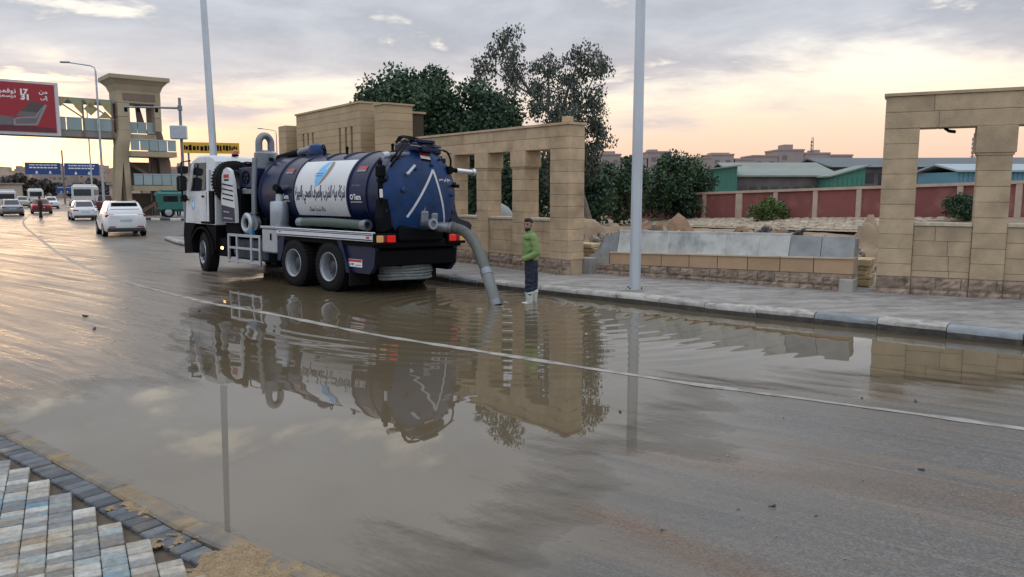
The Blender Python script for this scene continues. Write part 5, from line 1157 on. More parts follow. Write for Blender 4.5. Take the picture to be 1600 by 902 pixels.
for sd_ in (1, -1):
    lb = tp('light_bar', MB().b2(-2.34, -2.25, sd_ * .70, sd_ * 1.25, 1.06, 1.30, .015), DARK)
    MB().b2(-2.365, -2.335, sd_ * .74, sd_ * .95, 1.12, 1.26, .012).build('brake_light', RED, lb); MB().b2(-2.365, -2.335, sd_ * .96, sd_ * 1.04, 1.12, 1.26, .012).build('tail_light', REDL, lb); MB().b2(-2.365, -2.335, sd_ * 1.05, sd_ * 1.22, 1.12, 1.26, .012).build('indicator', AMBER, lb)
tp('rear_bumper', MB().b2(-2.2, -2.08, -1.1, 1.1, .62, .95, .02).b2(-2.15, -1.4, -.46, -.40, .6, .95).b2(-2.15, -1.4, .40, .46, .6, .95), DARK)
# curved side guard on the far side
pts = [(-1.02, 2.05), (-1.16, 2.0), (-1.22, 1.75), (-1.30, 1.60), (-1.62, 1.52), (-1.72, 1.44), (-1.66, 1.28), (-1.48, 1.14), (-1.1, 1.14)]
tp('hose_tray', MB().prism(pts, -2.05, -.2, 'x'), mat('tray_blue_black', (.008, .014, .035), .4, var=.15), None, 0)
tp('hose_tray', MB().prism([(1.0, 1.98), (.86, 2.0), (.80, 1.4), (1.0, 1.33), (1.04, 1.6)], -2.3, -2.05, 'x'), DARK, None, 0)
# coiled spare hose hung under the tail
coil = thing('coiled_hose', 'flat coil of pale ribbed hose hung under the truck tail', 'hose', (0, 0, 0)); coil.parent = None
CM = mat('ribbed_hose', (.17, .195, .195), .65, var=.3, scale=9, bump=.2)
mw = Matrix.Translation((-3.616, 17.722, -.035)) @ Euler((ROLL, 0, math.pi / 2 + TH)).to_matrix().to_4x4()
coil.matrix_world = mw
for i in range(7):
    q = [(-1.78 + math.cos(t) * .33, math.sin(t) * .66 + .02 * math.sin(i * 2), .33 + i * .064 + .006 * math.sin(3 * t + i)) for t in np.linspace(0, 2 * math.pi, 41)[:-1]]
    MB().tube(q, .033, 8, closed=True).build('hose_loop', CM, coil)
# stowed suction hose on the side rack
sh = thing('stowed_hose', 'grey-green suction hose lying on the tanker side deck', 'hose'); sh.matrix_world = mw
HG = mat('green_hose', (.055, .085, .070), .6, var=.25, scale=6, bump=.2)
MB().tube([(.45, 1.08, 1.45), (.2, 1.09, 1.46), (-.6, 1.09, 1.47), (-1.3, 1.09, 1.455), (-1.72, 1.09, 1.45)], .10, 16).build('hose', HG, sh)
MB().lathe([(.07, .45), (.07, .66), (.105, .66), (.105, .60), (.095, .45)], (0, 1.08, 1.45), (1, 0, 0), 16).build('coupling', GREYM, sh); MB().lathe([(.07, -1.70), (.075, -1.90), (.115, -1.90), (.118, -1.82), (.105, -1.72)], (0, 1.09, 1.45), (1, 0, 0), 16).build('coupling', GREYM, sh)
for x in (.1, -1.3): tp('hose_cradle', MB().b2(x - .03, x + .03, .96, 1.22, 1.13, 1.36, .01), DARK)
# mid-section: silver locker, exhaust silencer, pump, ladder rack
tp('locker', MB().b2(1.42, 2.06, .85, 1.22, .70, 1.27, .03), SILVER); tp('locker_latch', MB().b2(1.62, 1.66, 1.22, 1.245, 1.0, 1.16, .006), DARK)
tp('locker_lid', MB().b2(1.38, 2.10, .82, 1.24, 1.27, 1.33, .012), SILVER)
sil = tp('silencer', MB().lathe([(0, 1.33), (.20, 1.33), (.215, 1.35), (.215, 1.86), (.20, 1.90), (.09, 1.92), (.08, 2.08)], (1.62, 1.0, 0), (0, 0, 1), 28), SILVER, None, 40)
MB().tube([(1.62, 1.0, 2.05), (1.62, 1.0, 2.14), (1.60, 1.05, 2.20), (1.56, 1.14, 2.23)], .082, 14).build('tail_pipe', DARK, sil)
rk_ = tp('ladder_rack', MB().b2(2.18, 3.76, 1.16, 1.20, 1.02, 1.09, .006), SILVER)
for z in (.38, .71): MB().b2(2.18, 3.76, 1.16, 1.20, z, z + .06, .006).build('bar', SILVER, rk_)
for x in (2.18, 2.58, 3.28, 3.70): MB().b2(x, x + .07, 1.155, 1.205, .36, 1.08, .006).build('upright', SILVER, rk_)
tp('side_tank', MB().b2(2.15, 3.7, .5, 1.05, .45, .95, .05), mat('tank_dark_blue', (.02, .028, .045), .4, var=.2))
pmp = tp('vacuum_pump', MB().tube([(2.95, .65, 1.36), (2.95, 1.05, 1.36)], .20, 20).b2(2.55, 3.3, .5, .85, 1.0, 1.5, .04), DARK)
MB().lathe([(.20, 1.02), (.25, 1.03), (.26, 1.10), (.20, 1.14), (.13, 1.12), (.12, 1.02)], (2.98, 0, 1.36), (0, 1, 0), 28).build('flange_ring', SILVER, pmp, 40)
MB().tube([(2.7, .95, 1.35), (2.7, 1.05, 1.35)], .16, 16).build('pulley', GREYM, pmp); MB().b2(2.75, 2.9, 1.0, 1.1, 1.06, 1.22, .02).build('valve_body', mat('bright_blue', (.03, .20, .42), .4, var=.1), pmp)
tp('riser_pipe', MB().tube([(2.82, .97, 1.48), (2.82, .97, 2.2), (2.86, .92, 2.95)], .065, 12), GREYM); tp('riser_flange', MB().tube([(2.82, .97, 1.46), (2.82, .97, 1.54)], .13, 14).tube([(2.82, .97, 1.60), (2.82, .97, 1.63)], .10, 14), GREYM)
# pump compartment fairing
fa = tp('side_fairing', MB().prism([(3.36, 1.36), (4.05, 1.36), (4.08, 2.1), (4.02, 2.55), (3.92, 2.68), (3.78, 2.73), (3.60, 2.66), (3.48, 2.4), (3.40, 1.95), (3.37, 1.7)], 1.10, 1.19, 'y'), WHITED)
MB().prism([(3.38, 1.37), (4.04, 1.37), (4.055, 1.80), (3.40, 1.72)], 1.19, 1.196, 'y').build('blue_panel', NAVYD, fa, 0)
for i in range(4): MB().prism([(3.46 + .0 * i, 2.28 - i * .12), (4.0, 2.34 - i * .12), (4.0, 2.31 - i * .12), (3.46, 2.25 - i * .12)], 1.19, 1.20, 'y').build('louvre', DARK, fa, 0)
MB().prism([(3.66, 2.56), (3.92, 2.56), (3.92, 2.47), (3.66, 2.47)], 1.19, 1.195, 'y').build('badge', REDP, fa, 0); MB().prism([(3.66, 2.44), (3.90, 2.44), (3.90, 2.40), (3.66, 2.40)], 1.19, 1.195, 'y').build('badge', DARK, fa, 0)
for z, x0, x1 in ((1.60, 3.65, 3.95), (1.44, 3.5, 3.95)): MB().prism([(x0, z), (x1, z + .02), (x1, z + .05), (x0, z + .03)], 1.196, 1.20, 'y').build('lettering_line', mat('dull_ink', (.3, .33, .4), .5), fa, 0)
tp('pump_cabinet', MB().b2(3.35, 4.1, -1.05, 1.08, 1.05, 2.2, .04), DARK)
co = tp('oil_cooler', MB().b2(2.85, 3.55, .45, .98, 2.22, 2.74, .03), NAVYD); MB().lathe([(.15, .98), (.17, .985), (.17, 1.0), (.145, 1.0), (.14, .985)], (3.2, 0, 2.48), (0, 1, 0), 24).build('fan_ring', DARK, co)
for i in range(5): a = i * 1.2566; MB().prism([(3.2, 2.48), (3.2 + math.cos(a) * .13, 2.48 + math.sin(a) * .13), (3.2 + math.cos(a + .6) * .13, 2.48 + math.sin(a + .6) * .13)], .982, .986, 'y').build('fan_blade', DARK, co, 0)
tp('frame_rail', MB().b2(2.84, 3.5, .9, 1.0, 2.08, 2.2, .01).b2(2.84, 2.92, .9, 1.0, 1.1, 2.2, .01), GREYM); tp('guard_hoop', MB().tube([(3.5, .95, 2.72), (3.45, .95, 2.84), (3.2, .95, 2.86), (2.95, .95, 2.84), (2.9, .95, 2.72)], .018, 7), DARK)
# spare wheel behind the cab
sw = ob('spare_wheel', None, tk, loc=(4.20, .78, 2.38), rz=math.pi / 2)
for nm, me in zip(('tyre', 'rim'), (WD[0], WF[1])): ob(nm, me, sw)
# filter tower with elbow, suction main and dome
ft = tp('filter_tower', MB().lathe([(0, 2.2), (.26, 2.2), (.26, 3.12), (.22, 3.16), (.13, 3.2)], (3.52, .28, 0), (0, 0, 1), 24), GREYM)
MB().b2(3.36, 3.56, -.02, .34, 3.0, 3.18, .03).build('clamp_band', SILVER, ft)
q = [(3.58, .40, 3.1), (3.58, .40, 3.36)] + [(3.58 - .0 * 1, .40 - .17 * (1 - math.cos(t)), 3.38 + .20 * math.sin(t)) for t in np.linspace(0, math.pi, 13)] + [(3.58, .06, 3.2), (3.58, .06, 3.0)]
MB().tube(q, .088, 16).build('elbow_pipe', GREYM, ft)
sp = tp('suction_main', MB().tube([(3.4, .15, 3.0), (3.15, .10, 2.98), (2.9, .08, 3.02), (2.3, .04, 3.10), (1.9, .02, 3.17), (1.66, 0, 3.20)], .10, 14), GREYM); MB().tube([(3.1, .10, 2.985), (2.25, .035, 3.11)], .108, 14).build('rubber_sleeve', DARK, sp)
dm = tp('dome_valve', MB().lathe([(.26, 2.92), (.26, 3.04), (.29, 3.04), (.29, 3.08), (.22, 3.08), (.22, 3.16), (.19, 3.26), (.11, 3.31), (0, 3.33)], (1.55, 0, 0), (0, 0, 1), 24), BLUE)
for x in (1.1, .2, -1.45): tp('top_bolt', MB().tube([(x, .1, TZ + TR - .02), (x, .1, TZ + TR + .12)], .03, 8).ball((x, .1, TZ + TR + .13), .04), DARK)
tp('lifting_eye', MB().tube([(1.15 + .05 * math.cos(t), .1, 3.2 + .06 * math.sin(t)) for t in np.linspace(0, 6.28, 13)[:-1]], .014, 6, closed=True), DARK)
# cab
cab = ob('cab', None, tk)
prof = [(4.38, 1.28), (4.36, 2.90), (4.44, 3.02), (4.7, 3.07), (5.4, 3.07), (5.72, 2.95), (5.92, 2.15), (6.02, 1.30)]
vs = []; n = len(prof)
cx_ = lambda z: 1.24 if z < 2.2 else 1.24 - .07 * (z - 2.2) / .85
secs = [(-1, 0.), (-.96, 1.), (.96, 1.), (1, 0.)]
for sy, gr in secs:
    for x, z in prof:
        w_ = cx_(z); shr = 0 if gr else .05
        vs.append((x - shr * (.6 if x > 5 else -.6), sy * w_ * (1 if gr == 0 else 1.0), z - (shr if z > 2.9 else 0)))
fs = []
for s in range(3):
    for i in range(n): fs.append((s * n + i, s * n + (i + 1) % n, (s + 1) * n + (i + 1) % n, (s + 1) * n + i))
fs += [tuple(range(n)), tuple(range(4 * n - 1, 3 * n - 1, -1))]
MB().add(vs, fs).build('shell', WHITE, cab, 30)
for sd_ in (1, -1):
    yy = sd_ * 1.25
    d_ = MB().prism([(4.80, 1.34), (5.84, 1.34), (5.74, 2.14), (4.78, 2.14)], sd_ * 1.238, yy, 'y').build('door', WHITE, cab, 0)
    MB().b2(4.86, 5.0, yy, yy + sd_ * .02, 1.98, 2.03, .008).build('handle', DARK, d_)
    ov = [(5.5 + .09 * math.cos(t), 1.78 + .13 * math.sin(t)) for t in np.linspace(0, 6.283, 17)[:-1]]; MB().prism(ov, yy - sd_ * .001, yy + sd_ * .003, 'y').build('door_emblem', LBLUE, d_, 0)
    ov = [(5.49 + .05 * math.cos(t), 1.79 + .08 * math.sin(t)) for t in np.linspace(0, 6.283, 17)[:-1]]; MB().prism(ov, yy, yy + sd_ * .005, 'y').build('door_emblem', WINK, d_, 0)
    y1 = sd_ * 1.205
    MB().add([(4.84, sd_ * 1.246, 2.18), (5.68, sd_ * 1.246, 2.10), (5.52, sd_ * 1.19, 2.88), (4.86, sd_ * 1.19, 2.88), (4.84, sd_ * 1.20, 2.18), (5.68, sd_ * 1.20, 2.10), (5.52, sd_ * 1.14, 2.88), (4.86, sd_ * 1.14, 2.88)], [(0, 1, 2, 3), (4, 5, 6, 7), (0, 1, 5, 4), (1, 2, 6, 5), (2, 3, 7, 6), (3, 0, 4, 7)]).build('side_window', GLASS, cab, 0)
    MB().b2(4.39, 4.62, sd_ * 1.2, sd_ * 1.256, 1.3, 2.15, .01).build('side_vent', DARK, cab)
    MB().b2(4.62, 4.74, sd_ * 1.2, sd_ * 1.252, 1.5, 2.7, .01).build('deflector', WHITED, cab)
    m1 = MB().b2(5.66, 5.84, sd_ * 1.33, sd_ * 1.55, 2.14, 2.54, .04).build('mirror', BLACK, cab); MB().b2(5.64, 5.66, sd_ * 1.35, sd_ * 1.53, 2.17, 2.51).build('mirror_glass', GLASS, m1, 0)
    m2 = MB().b2(5.62, 5.84, sd_ * 1.30, sd_ * 1.52, 2.60, 2.80, .04).build('mirror', BLACK, cab); MB().b2(5.60, 5.62, sd_ * 1.32, sd_ * 1.50, 2.62, 2.78).build('mirror_glass', GLASS, m2, 0)
    MB().tube([(5.7, sd_ * 1.2, 2.95), (5.78, sd_ * 1.42, 2.90), (5.76, sd_ * 1.42, 1.95), (5.74, sd_ * 1.22, 1.9)], .022, 7).build('mirror_arm', DARK, cab); MB().ball((5.78, sd_ * 1.35, 1.95), (.06, .08, .10)).build('wide_mirror', BLACK, cab)
    ar_ = MB().lathe([(.60, 0), (.66, 0), (.66, .36), (.60, .36)], (5.12, sd_ * 1.24, .56), (0, -sd_, 0), 20, R(-5), R(185), (1, 0, 0)); ar_.build('wheel_arch', DARK, cab)
    MB().prism([(5.62, .50), (6.10, .46), (6.14, 1.0), (6.08, 1.30), (5.4, 1.30), (5.70, 1.0)], sd_ * .9, sd_ * 1.24, 'y').build('bumper_corner', DARK, cab, 0)
    MB().prism([(4.36, 1.28), (4.40, .62), (4.56, .62), (4.60, 1.0), (4.9, 1.24), (4.9, 1.30)], sd_ * .9, sd_ * 1.2, 'y').build('rear_mudguard', DARK, cab, 0)
    MB().b2(4.4, 5.0, sd_ * 1.24, sd_ * 1.30, 1.30, 1.36, .01).build('sill_step', DARK, cab)
MB().b2(5.9, 6.14, -1.0, 1.0, .46, 1.28, .04).build('front_bumper', DARK, cab); MB().b2(4.6, 5.9, -.9, .9, 1.0, 1.3).build('floor', DARK, cab, 0)
MB().add([(5.94, -1.05, 2.10), (5.94, 1.05, 2.10), (5.74, 1.0, 2.92), (5.74, -1.0, 2.92)], [(0, 1, 2, 3)]).build('windscreen', GLASS, cab, 0)
MB().b2(4.34, 4.37, -.9, -.2, 2.55, 2.85).build('rear_vent', DARK, cab, 0); MB().b2(4.345, 4.365, .1, .42, 2.78, 2.90).build('rear_vent', DARK, cab, 0)
bc = tp('roof_beacon', MB().lathe([(.09, 3.07), (.09, 3.12)], (4.62, .5, 0), (0, 0, 1), 14), DARK); MB().lathe([(.08, 3.12), (.08, 3.2), (.05, 3.24), (0, 3.25)], (4.62, .5, 0), (0, 0, 1), 14).build('lens', mat('beacon_orange', (.45, .14, .09), .3, var=0), bc)
tp('battery_box', MB().b2(3.85, 4.5, .6, 1.12, .48, .95, .03), DARK); ml = tp('side_marker_lamp', MB().b2(4.05, 4.2, 1.12, 1.16, .66, .74, .01), DARK); MB().b2(4.07, 4.18, 1.16, 1.175, .67, .73, .005).build('lens', mat('marker_amber', (.7, .4, .1), .3, var=0, emit=(1., .6, .2), estr=5.), ml)
tp('air_tank', MB().tube([(3.0, .9, .62), (3.75, .9, .62)], .14, 14), mat('tank_steel', (.2, .22, .25), .4, .4))
tp('light_work_lamp', MB().b2(2.7, 2.78, .5, .6, 2.9, 2.98, .01), DARK)
# suction hose from the tail valve down into the puddle
def tw(x, y, z): return tuple(mw @ Vector((x, y, z)))
s0 = np.array(tw(-2.56, -.22, vz - .07)); s1 = np.array(tw(-2.78, -.34, vz - .08)); en = np.array([-.30, 14.42, -.02])
hs = thing('suction_hose', 'thick grey suction hose dipping from truck tail into the puddle', 'hose')
d0 = s1 + (en - s1) * np.array([.10, .10, 0]) + np.array([0, 0, .0]); 
P0, P1, P2, P3 = s1, s1 + (s1 - s0) * 1.4 + np.array([.18, -.05, .02]), en + np.array([-.30, .32, 1.02]), en
cv = [tuple((1 - t) ** 3 * P0 + 3 * (1 - t) ** 2 * t * P1 + 3 * (1 - t) * t * t * P2 + t ** 3 * P3) for t in np.linspace(0, 1, 181)]
r_ = [.106 * (1 + .018 * math.cos(i * math.pi)) + .002 * math.sin(i * .37) for i in range(181)]
MB().tube(cv, r_, 20).build('hose', HOSE, hs, 60)
MB().tube([tuple(s0), tuple(s1)], .105, 18).build('coupling', GREYM, hs); MB().tube(cv[3:13], .125, 18).build('clamp', GREYM, hs)
MB().tube(cv[-42::3], [.112] * 14, 20).build('nozzle', mat('nozzle_grey', (.15, .165, .165), .55, var=.2), hs); MB().tube(cv[-45:-36], .120, 20).build('clamp', GREYM, hs); MB().tube(cv[-7::3], [.122, .124, .122], 20).build('nozzle_rim', GREYM, hs)
# ------------------------------------------------------------------ cars: x forward, y left
def loft(secs):
    n = len(secs[0]); vs = [p for s in secs for p in s]; fs = []
    for i in range(len(secs) - 1):
        for k in range(n - 1): fs.append((i * n + k, i * n + k + 1, (i + 1) * n + k + 1, (i + 1) * n + k))
    fs += [tuple(range(n)), tuple(range(len(secs) * n - 1, (len(secs) - 1) * n - 1, -1))]
    return vs, fs
def car(label, loc, head, paint, L, W, H, kind='sedan', lit=False, group='traffic on the far road', name='car', cat='car', detail=True):
    t = thing(name, label, cat, loc, math.pi / 2 + head, group); w = W / 2; k = H / 1.5
    suv = kind == 'suv'; belt = .93 * k if not suv else 1.0 * k; h0 = .24 if suv else .19
    # stations (x, bottom, belt height, half width)
    xr = -L / 2
    st = [(xr, .45, belt * .93, w * .84), (xr + .06, .34, belt * .97, w * .92), (xr + .35, h0, belt * 1.0, w * .985), (-L * .2, h0, belt, w), (L * .12, h0, belt * .98, w), (L * .28, h0, belt * .93, w * .985), (L * .40, h0 + .02, belt * .84, w * .95), (L * .47, .3, belt * .74, w * .86), (L / 2, .4, belt * .62, w * .74)]
    secs = []
    for x, zb, zt, hw in st:
        half = [(hw * .90, zb), (hw * .985, zb + .10), (hw, zb + (zt - zb) * .45), (hw * .985, zb + (zt - zb) * .75), (hw * .93, zt - .02), (hw * .86, zt)]
        secs.append([(x, y, z) for y, z in half] + [(x, -y, z) for y, z in half[::-1]])
    vs, fs = loft(secs); n = len(secs[0]); fs += [(i * n + n - 1, i * n, (i + 1) * n, (i + 1) * n + n - 1) for i in range(len(secs) - 1)]
    body = MB().add(vs, fs).build('body', paint, t, 40)
    # greenhouse
    if suv: g = [(-L * .478, belt - .02, .82), (-L * .455, belt + .22, .78), (-L * .38, H - .06, .68), (-L * .30, H, .66), (L * .02, H, .67), (L * .08, H - .04, .68), (L * .22, belt + .02, .80)]
    elif kind == 'pickup': g = [(-L * .02, belt - .02, .82), (0, H - .06, .70), (.1, H, .69), (L * .16, H, .68), (L * .27, belt - .02, .82)]
    else: g = [(-L * .42, belt - .01, .78), (-L * .36, belt + .10, .76), (-L * .24, H - .05, .64), (-L * .16, H, .63), (L * .05, H, .64), (L * .10, H - .03, .66), (L * .26, belt - .02, .80)]
    secs = []
    for x, z, f_ in g:
        hw = w * f_; zb = belt - .06; secs.append([(x, w * .84, zb), (x, hw, z), (x, hw * .9, z + (.015 if z > belt + .2 else 0)), (x, -hw * .9, z + (.015 if z > belt + .2 else 0)), (x, -hw, z), (x, -w * .84, zb)])
    vs, fs = loft(secs); MB().add(vs, fs).build('cabin', paint, t, 40)
    gi = {'suv': ((0, 2), (4, 6)), 'sedan': ((1, 2), (5, 6)), 'pickup': ((0, 1), (3, 4))}.get(kind, ((1, 2), (5, 6)))
    def win(pts, nm, o): MB().add([(x + o[0], y + o[1], z + o[2]) for x, y, z in pts], [tuple(range(len(pts)))]).build(nm, GLASS, t, 0)
    i0, i1 = gi[0]; a, b = g[i0], g[i1]; lo = (.15 if i0 == 0 else .06); q0 = (a[0] + (b[0] - a[0]) * lo, a[1] + (b[1] - a[1]) * lo, a[2] + (b[2] - a[2]) * lo); q1 = (a[0] + (b[0] - a[0]) * .90, a[1] + (b[1] - a[1]) * .90, a[2] + (b[2] - a[2]) * .9)
    if suv: q0 = (g[1][0] - .005, g[1][1] - .04, g[1][2]); q1 = (g[2][0] - .02, g[2][1] - .02, g[2][2])
    win([(q0[0], -w * q0[2] * .86, q0[1]), (q0[0], w * q0[2] * .86, q0[1]), (q1[0], w * q1[2] * .84, q1[1]), (q1[0], -w * q1[2] * .84, q1[1])], 'rear_window', (-.02, 0, .02))
    a, b = g[gi[1][0]], g[gi[1][1]]; win([(a[0], -w * a[2] * .88, a[1]), (a[0], w * a[2] * .88, a[1]), (b[0], w * b[2] * .9, b[1] + .03), (b[0], -w * b[2] * .9, b[1] + .03)], 'windscreen', (.02, 0, .02))
    xt0, xt1, zt_ = (g[2][0] + .12, g[-2][0] - .05, H - .09) if kind != 'pickup' else (g[1][0] + .08, g[-2][0] - .05, H - .09)
    for sd_ in (1, -1):
        ft_ = .67; xm = (xt0 + xt1) / 2 - .1
        for x0, x1, e0, e1 in ((xt0, xm - .03, -.22 if kind != 'pickup' else 0, 0), (xm + .03, xt1, 0, .34)):
            pts = [(x0 + e0, sd_ * (w * .835 + .004), belt + .02), (x1 + e1, sd_ * (w * .835 + .004), belt + .02), (x1, sd_ * (w * ft_ + .012), zt_), (x0, sd_ * (w * ft_ + .012), zt_)]
            win(pts, 'side_window', (0, sd_ * .012, 0))
        if detail:
            MB().ball((xt1 + .30, sd_ * (w + .06), belt + .08), (.09, .09, .07), 8, 5).build('wing_mirror', paint, t)
            if suv: MB().b2(xr + .02, xr + .30, sd_ * w * .52, sd_ * w * .93, belt * .86, belt * .97, .03).build('tail_light', REDL, t)
            else: MB().b2(xr - .005, xr + .22, sd_ * w * .50, sd_ * w * .90, belt * .78, belt * .92, .03).build('tail_light', RED if lit else REDL, t)
            for xx in (-.05 * L, .12 * L): MB().b2(xx - .10, xx + .05, sd_ * w * .98, sd_ * (w + .012), belt - .14, belt - .11, .005).build('door_handle', paint, t)
    MB().b2(xr - .02, xr + .3, -w * .86, w * .86, h0 + .02, .42 * k, .05).build('rear_bumper', mat('bumper_dark', (.03, .03, .033), .6, var=.2), t)
    if detail:
        MB().b2(xr - .012, xr + .05, -.26, .26, belt * .66, belt * .66 + .11, .005).build('licence_plate', mat('plate_pale', (.35, .48, .52), .5, var=.1), t)
        if suv:
            for sd_ in (1, -1): MB().b2(xr - .025, xr + .1, sd_ * w * .5, sd_ * w * .8, .47, .52, .008).build('reflector', REDL, t)
            MB().b2(-L * .3, L * .02, w * .6, w * .63, H + .03, H + .06, .01).build('roof_rail', GREYM, t); MB().b2(-L * .3, L * .02, -w * .63, -w * .6, H + .03, H + .06, .01).build('roof_rail', GREYM, t)
            MB().b2(-L * .43, -L * .36, -w * .6, w * .6, H - .06, H - .01, .02).build('spoiler', paint, t)
    Rw = .34 if suv else .31; tm, rm = car_wheel(Rw)
    for x in (-L * .29, L * .31):
        for sd_ in (1, -1):
            wh = ob('wheel', None, t, loc=(x, sd_ * (w - .10), Rw), rz=0 if sd_ > 0 else math.pi); ob('tyre', tm, wh); ob('rim', rm, wh)
            MB().lathe([(Rw + .01, 0), (Rw + .06, 0), (Rw + .06, .02)], (x, sd_ * (w - .008), Rw), (0, sd_, 0), 16, 0, math.pi, (1, 0, 0)).build('arch_trim', MATS['bumper_dark'], t) if suv else None
    return t
CW = {}
def car_wheel(Rw):
    if Rw not in CW:
        a = MB().lathe([(Rw * .62, -.1), (Rw * .9, -.11), (Rw, -.08), (Rw, .08), (Rw * .9, .11), (Rw * .62, .10)], ax=(0, 1, 0), n=24).mesh('tyre', BLACK, 40)
        b = MB().lathe([(Rw * .62, .10), (Rw * .6, .07), (Rw * .5, .09), (Rw * .2, .10), (0, .10)], ax=(0, 1, 0), n=20).mesh('rim', SILVER, 40); CW[Rw] = (a, b)
    return CW[Rw]
CWH = mat('car_white', (.68, .71, .74), .22, var=.05, coat=.6); CSI = mat('car_silver', (.33, .34, .38), .3, .5, var=.08, coat=.5); CRD = mat('car_red', (.20, .022, .028), .28, var=.08, coat=.5); CDR = mat('car_maroon', (.11, .025, .03), .4, var=.1, coat=.3); CGN = mat('van_green', (.02, .12, .10), .4, var=.15); CBG = mat('car_beige', (.42, .40, .36), .3, var=.08, coat=.4)
car('white sport utility car stopped on the wet road behind truck', (-19.35, 38.05, 0), R(33.5), CWH, 4.4, 1.85, 1.66, 'suv')
car('white saloon car ahead of the white sport utility car', (-32.6, 58.6, 0), R(34), CWH, 4.5, 1.76, 1.46)
car('silver saloon car at the left edge of the road', (-44.9, 69.2, 0), R(36), CSI, 4.5, 1.75, 1.46)
car('red saloon car beside the walking person', (-46.6, 76.4, 0), R(33), CRD, 4.5, 1.75, 1.45, lit=True)
car('small white hatchback far down the road', (-58.5, 98.0, 0), R(33), CWH, 4.1, 1.7, 1.5, detail=False)
car('beige hatchback beyond the silver saloon', (-66.5, 105, 0), R(33), CBG, 4.0, 1.7, 1.5, detail=False)
car('dark red pickup parked beside the bus', (-46.6, 88.5, 0), R(24), CDR, 4.9, 1.8, 1.75, 'pickup', cat='pickup', name='pickup_truck', detail=False)
car('silver car far away beyond the red saloon', (-66.0, 117, 0), R(33), CSI, 4.2, 1.7, 1.5, detail=False)
def boxy(name, label, cat, loc, head, L, W, H, paint, rearwin=True, green=False):
    t = thing(name, label, cat, loc, math.pi / 2 + head, 'traffic on the far road')
    MB().box((0, 0, (H + .45) / 2 + .0), (L, W, H - .45), .18).build('body', paint, t)
    MB().b2(-L / 2 - .02, -L / 2 + .1, -W * .40, W * .40, H * .58, H * .86, .04).build('rear_window', GLASS, t); MB().b2(-L / 2 - .05, -L / 2 + .2, -W / 2, W / 2, .45, .72, .04).build('bumper', MATS['bumper_dark'], t)
    for i in range(int(L / 1.3)):
        for sd_ in (1, -1): MB().b2(-L / 2 + .5 + i * 1.2, -L / 2 + 1.55 + i * 1.2, sd_ * (W / 2 - .05), sd_ * (W / 2 + .015), H * .60, H * .84, .02).build('side_window', GLASS, t)
    MB().b2(-L / 2 + .4, L / 2 - .4, -W * .42, W * .42, H - .02, H + .12, .05).build('roof', paint, t); tm, rm = car_wheel(.42)
    for x in (-L * .3, L * .32):
        for sd_ in (1, -1): wh = ob('wheel', None, t, loc=(x, sd_ * (W / 2 - .12), .42), rz=0 if sd_ > 0 else math.pi); ob('tyre', tm, wh); ob('rim', rm, wh)
    for sd_ in (1, -1): MB().b2(-L / 2 - .02, -L / 2 + .05, sd_ * W * .40, sd_ * W * .47, .8, 1.2, .02).build('tail_light', REDL, t)
boxy('minibus', 'white minibus driving away past the tower', 'bus', (-49.6, 90.0, 0), R(24), 7.0, 2.2, 2.85, mat('bus_white', (.52, .54, .54), .4, var=.08))
boxy('minibus', 'pale minibus behind the silver saloon at far left', 'bus', (-57.5, 88.0, 0), R(33), 5.0, 1.9, 2.25, MATS['bus_white'])
boxy('minibus', 'distant pale van above the silver saloon roof', 'van', (-69.0, 112.0, 0), R(33), 5.0, 1.9, 2.5, MATS['bus_white'])
boxy('minibus', 'green van parked behind the truck mirror', 'van', (-25.6, 60.4, .16), R(-60), 4.2, 1.7, 2.0, CGN)
# ------------------------------------------------------------------ people
def remeshed(name, mb, voxel, smooth_it, mats, parent=None, fac=.6):
    """weld overlapping tapered forms into one continuous surface"""
    me = mb.mesh(name + '_raw', mats[0], 0); o = bpy.data.objects.new('tmp', me); COL.objects.link(o)
    r = o.modifiers.new('r', 'REMESH'); r.mode = 'VOXEL'; r.voxel_size = voxel; r.use_smooth_shade = True
    s = o.modifiers.new('s', 'SMOOTH'); s.iterations = smooth_it; s.factor = fac
    bpy.context.view_layer.update(); m2 = bpy.data.meshes.new_from_object(o.evaluated_get(bpy.context.evaluated_depsgraph_get())); bpy.data.objects.remove(o); m2.name = name
    m2.materials.clear()
    for m in mats: m2.materials.append(m)
    m2.polygons.foreach_set('use_smooth', [True] * len(m2.polygons)); return m2
def limb(mb, pts, rs, n=14):
    """tapered closed limb with round ends"""
    for i in range(len(pts) - 1):
        a, b = Vector(pts[i]), Vector(pts[i + 1]); k = 7; mb.tube([tuple(a.lerp(b, j / k)) for j in range(k + 1)], [rs[i] + (rs[i + 1] - rs[i]) * j / k for j in range(k + 1)], n)
    for p, r in zip(pts, rs): mb.ball(p, r, n, 9)
SKIN = mat('skin', (.27, .16, .11), .55, var=.1, scale=20, spec=.35); HAIR = mat('dark_hair', (.012, .010, .009), .8, var=.3, scale=60, bump=.5, bscale=200); GREEN = mat('green_sweater', (.175, .265, .095), .9, var=.14, scale=7, bump=.5, bscale=26); JEAN = mat('navy_trousers', (.014, .022, .042), .85, var=.25, scale=7, bump=.5, bscale=24); BOOT = mat('white_rubber_boot', (.50, .54, .50), .45, var=.15, scale=7)
# the man by the hose: stands side-on facing picture-left, head turned to the camera. local x = picture right, y = away
pm_ = thing('person', 'man in green sweater, dark trousers and white boots beside the hose', 'person', (.37, 14.76, -.075), 0)
S = 1.0
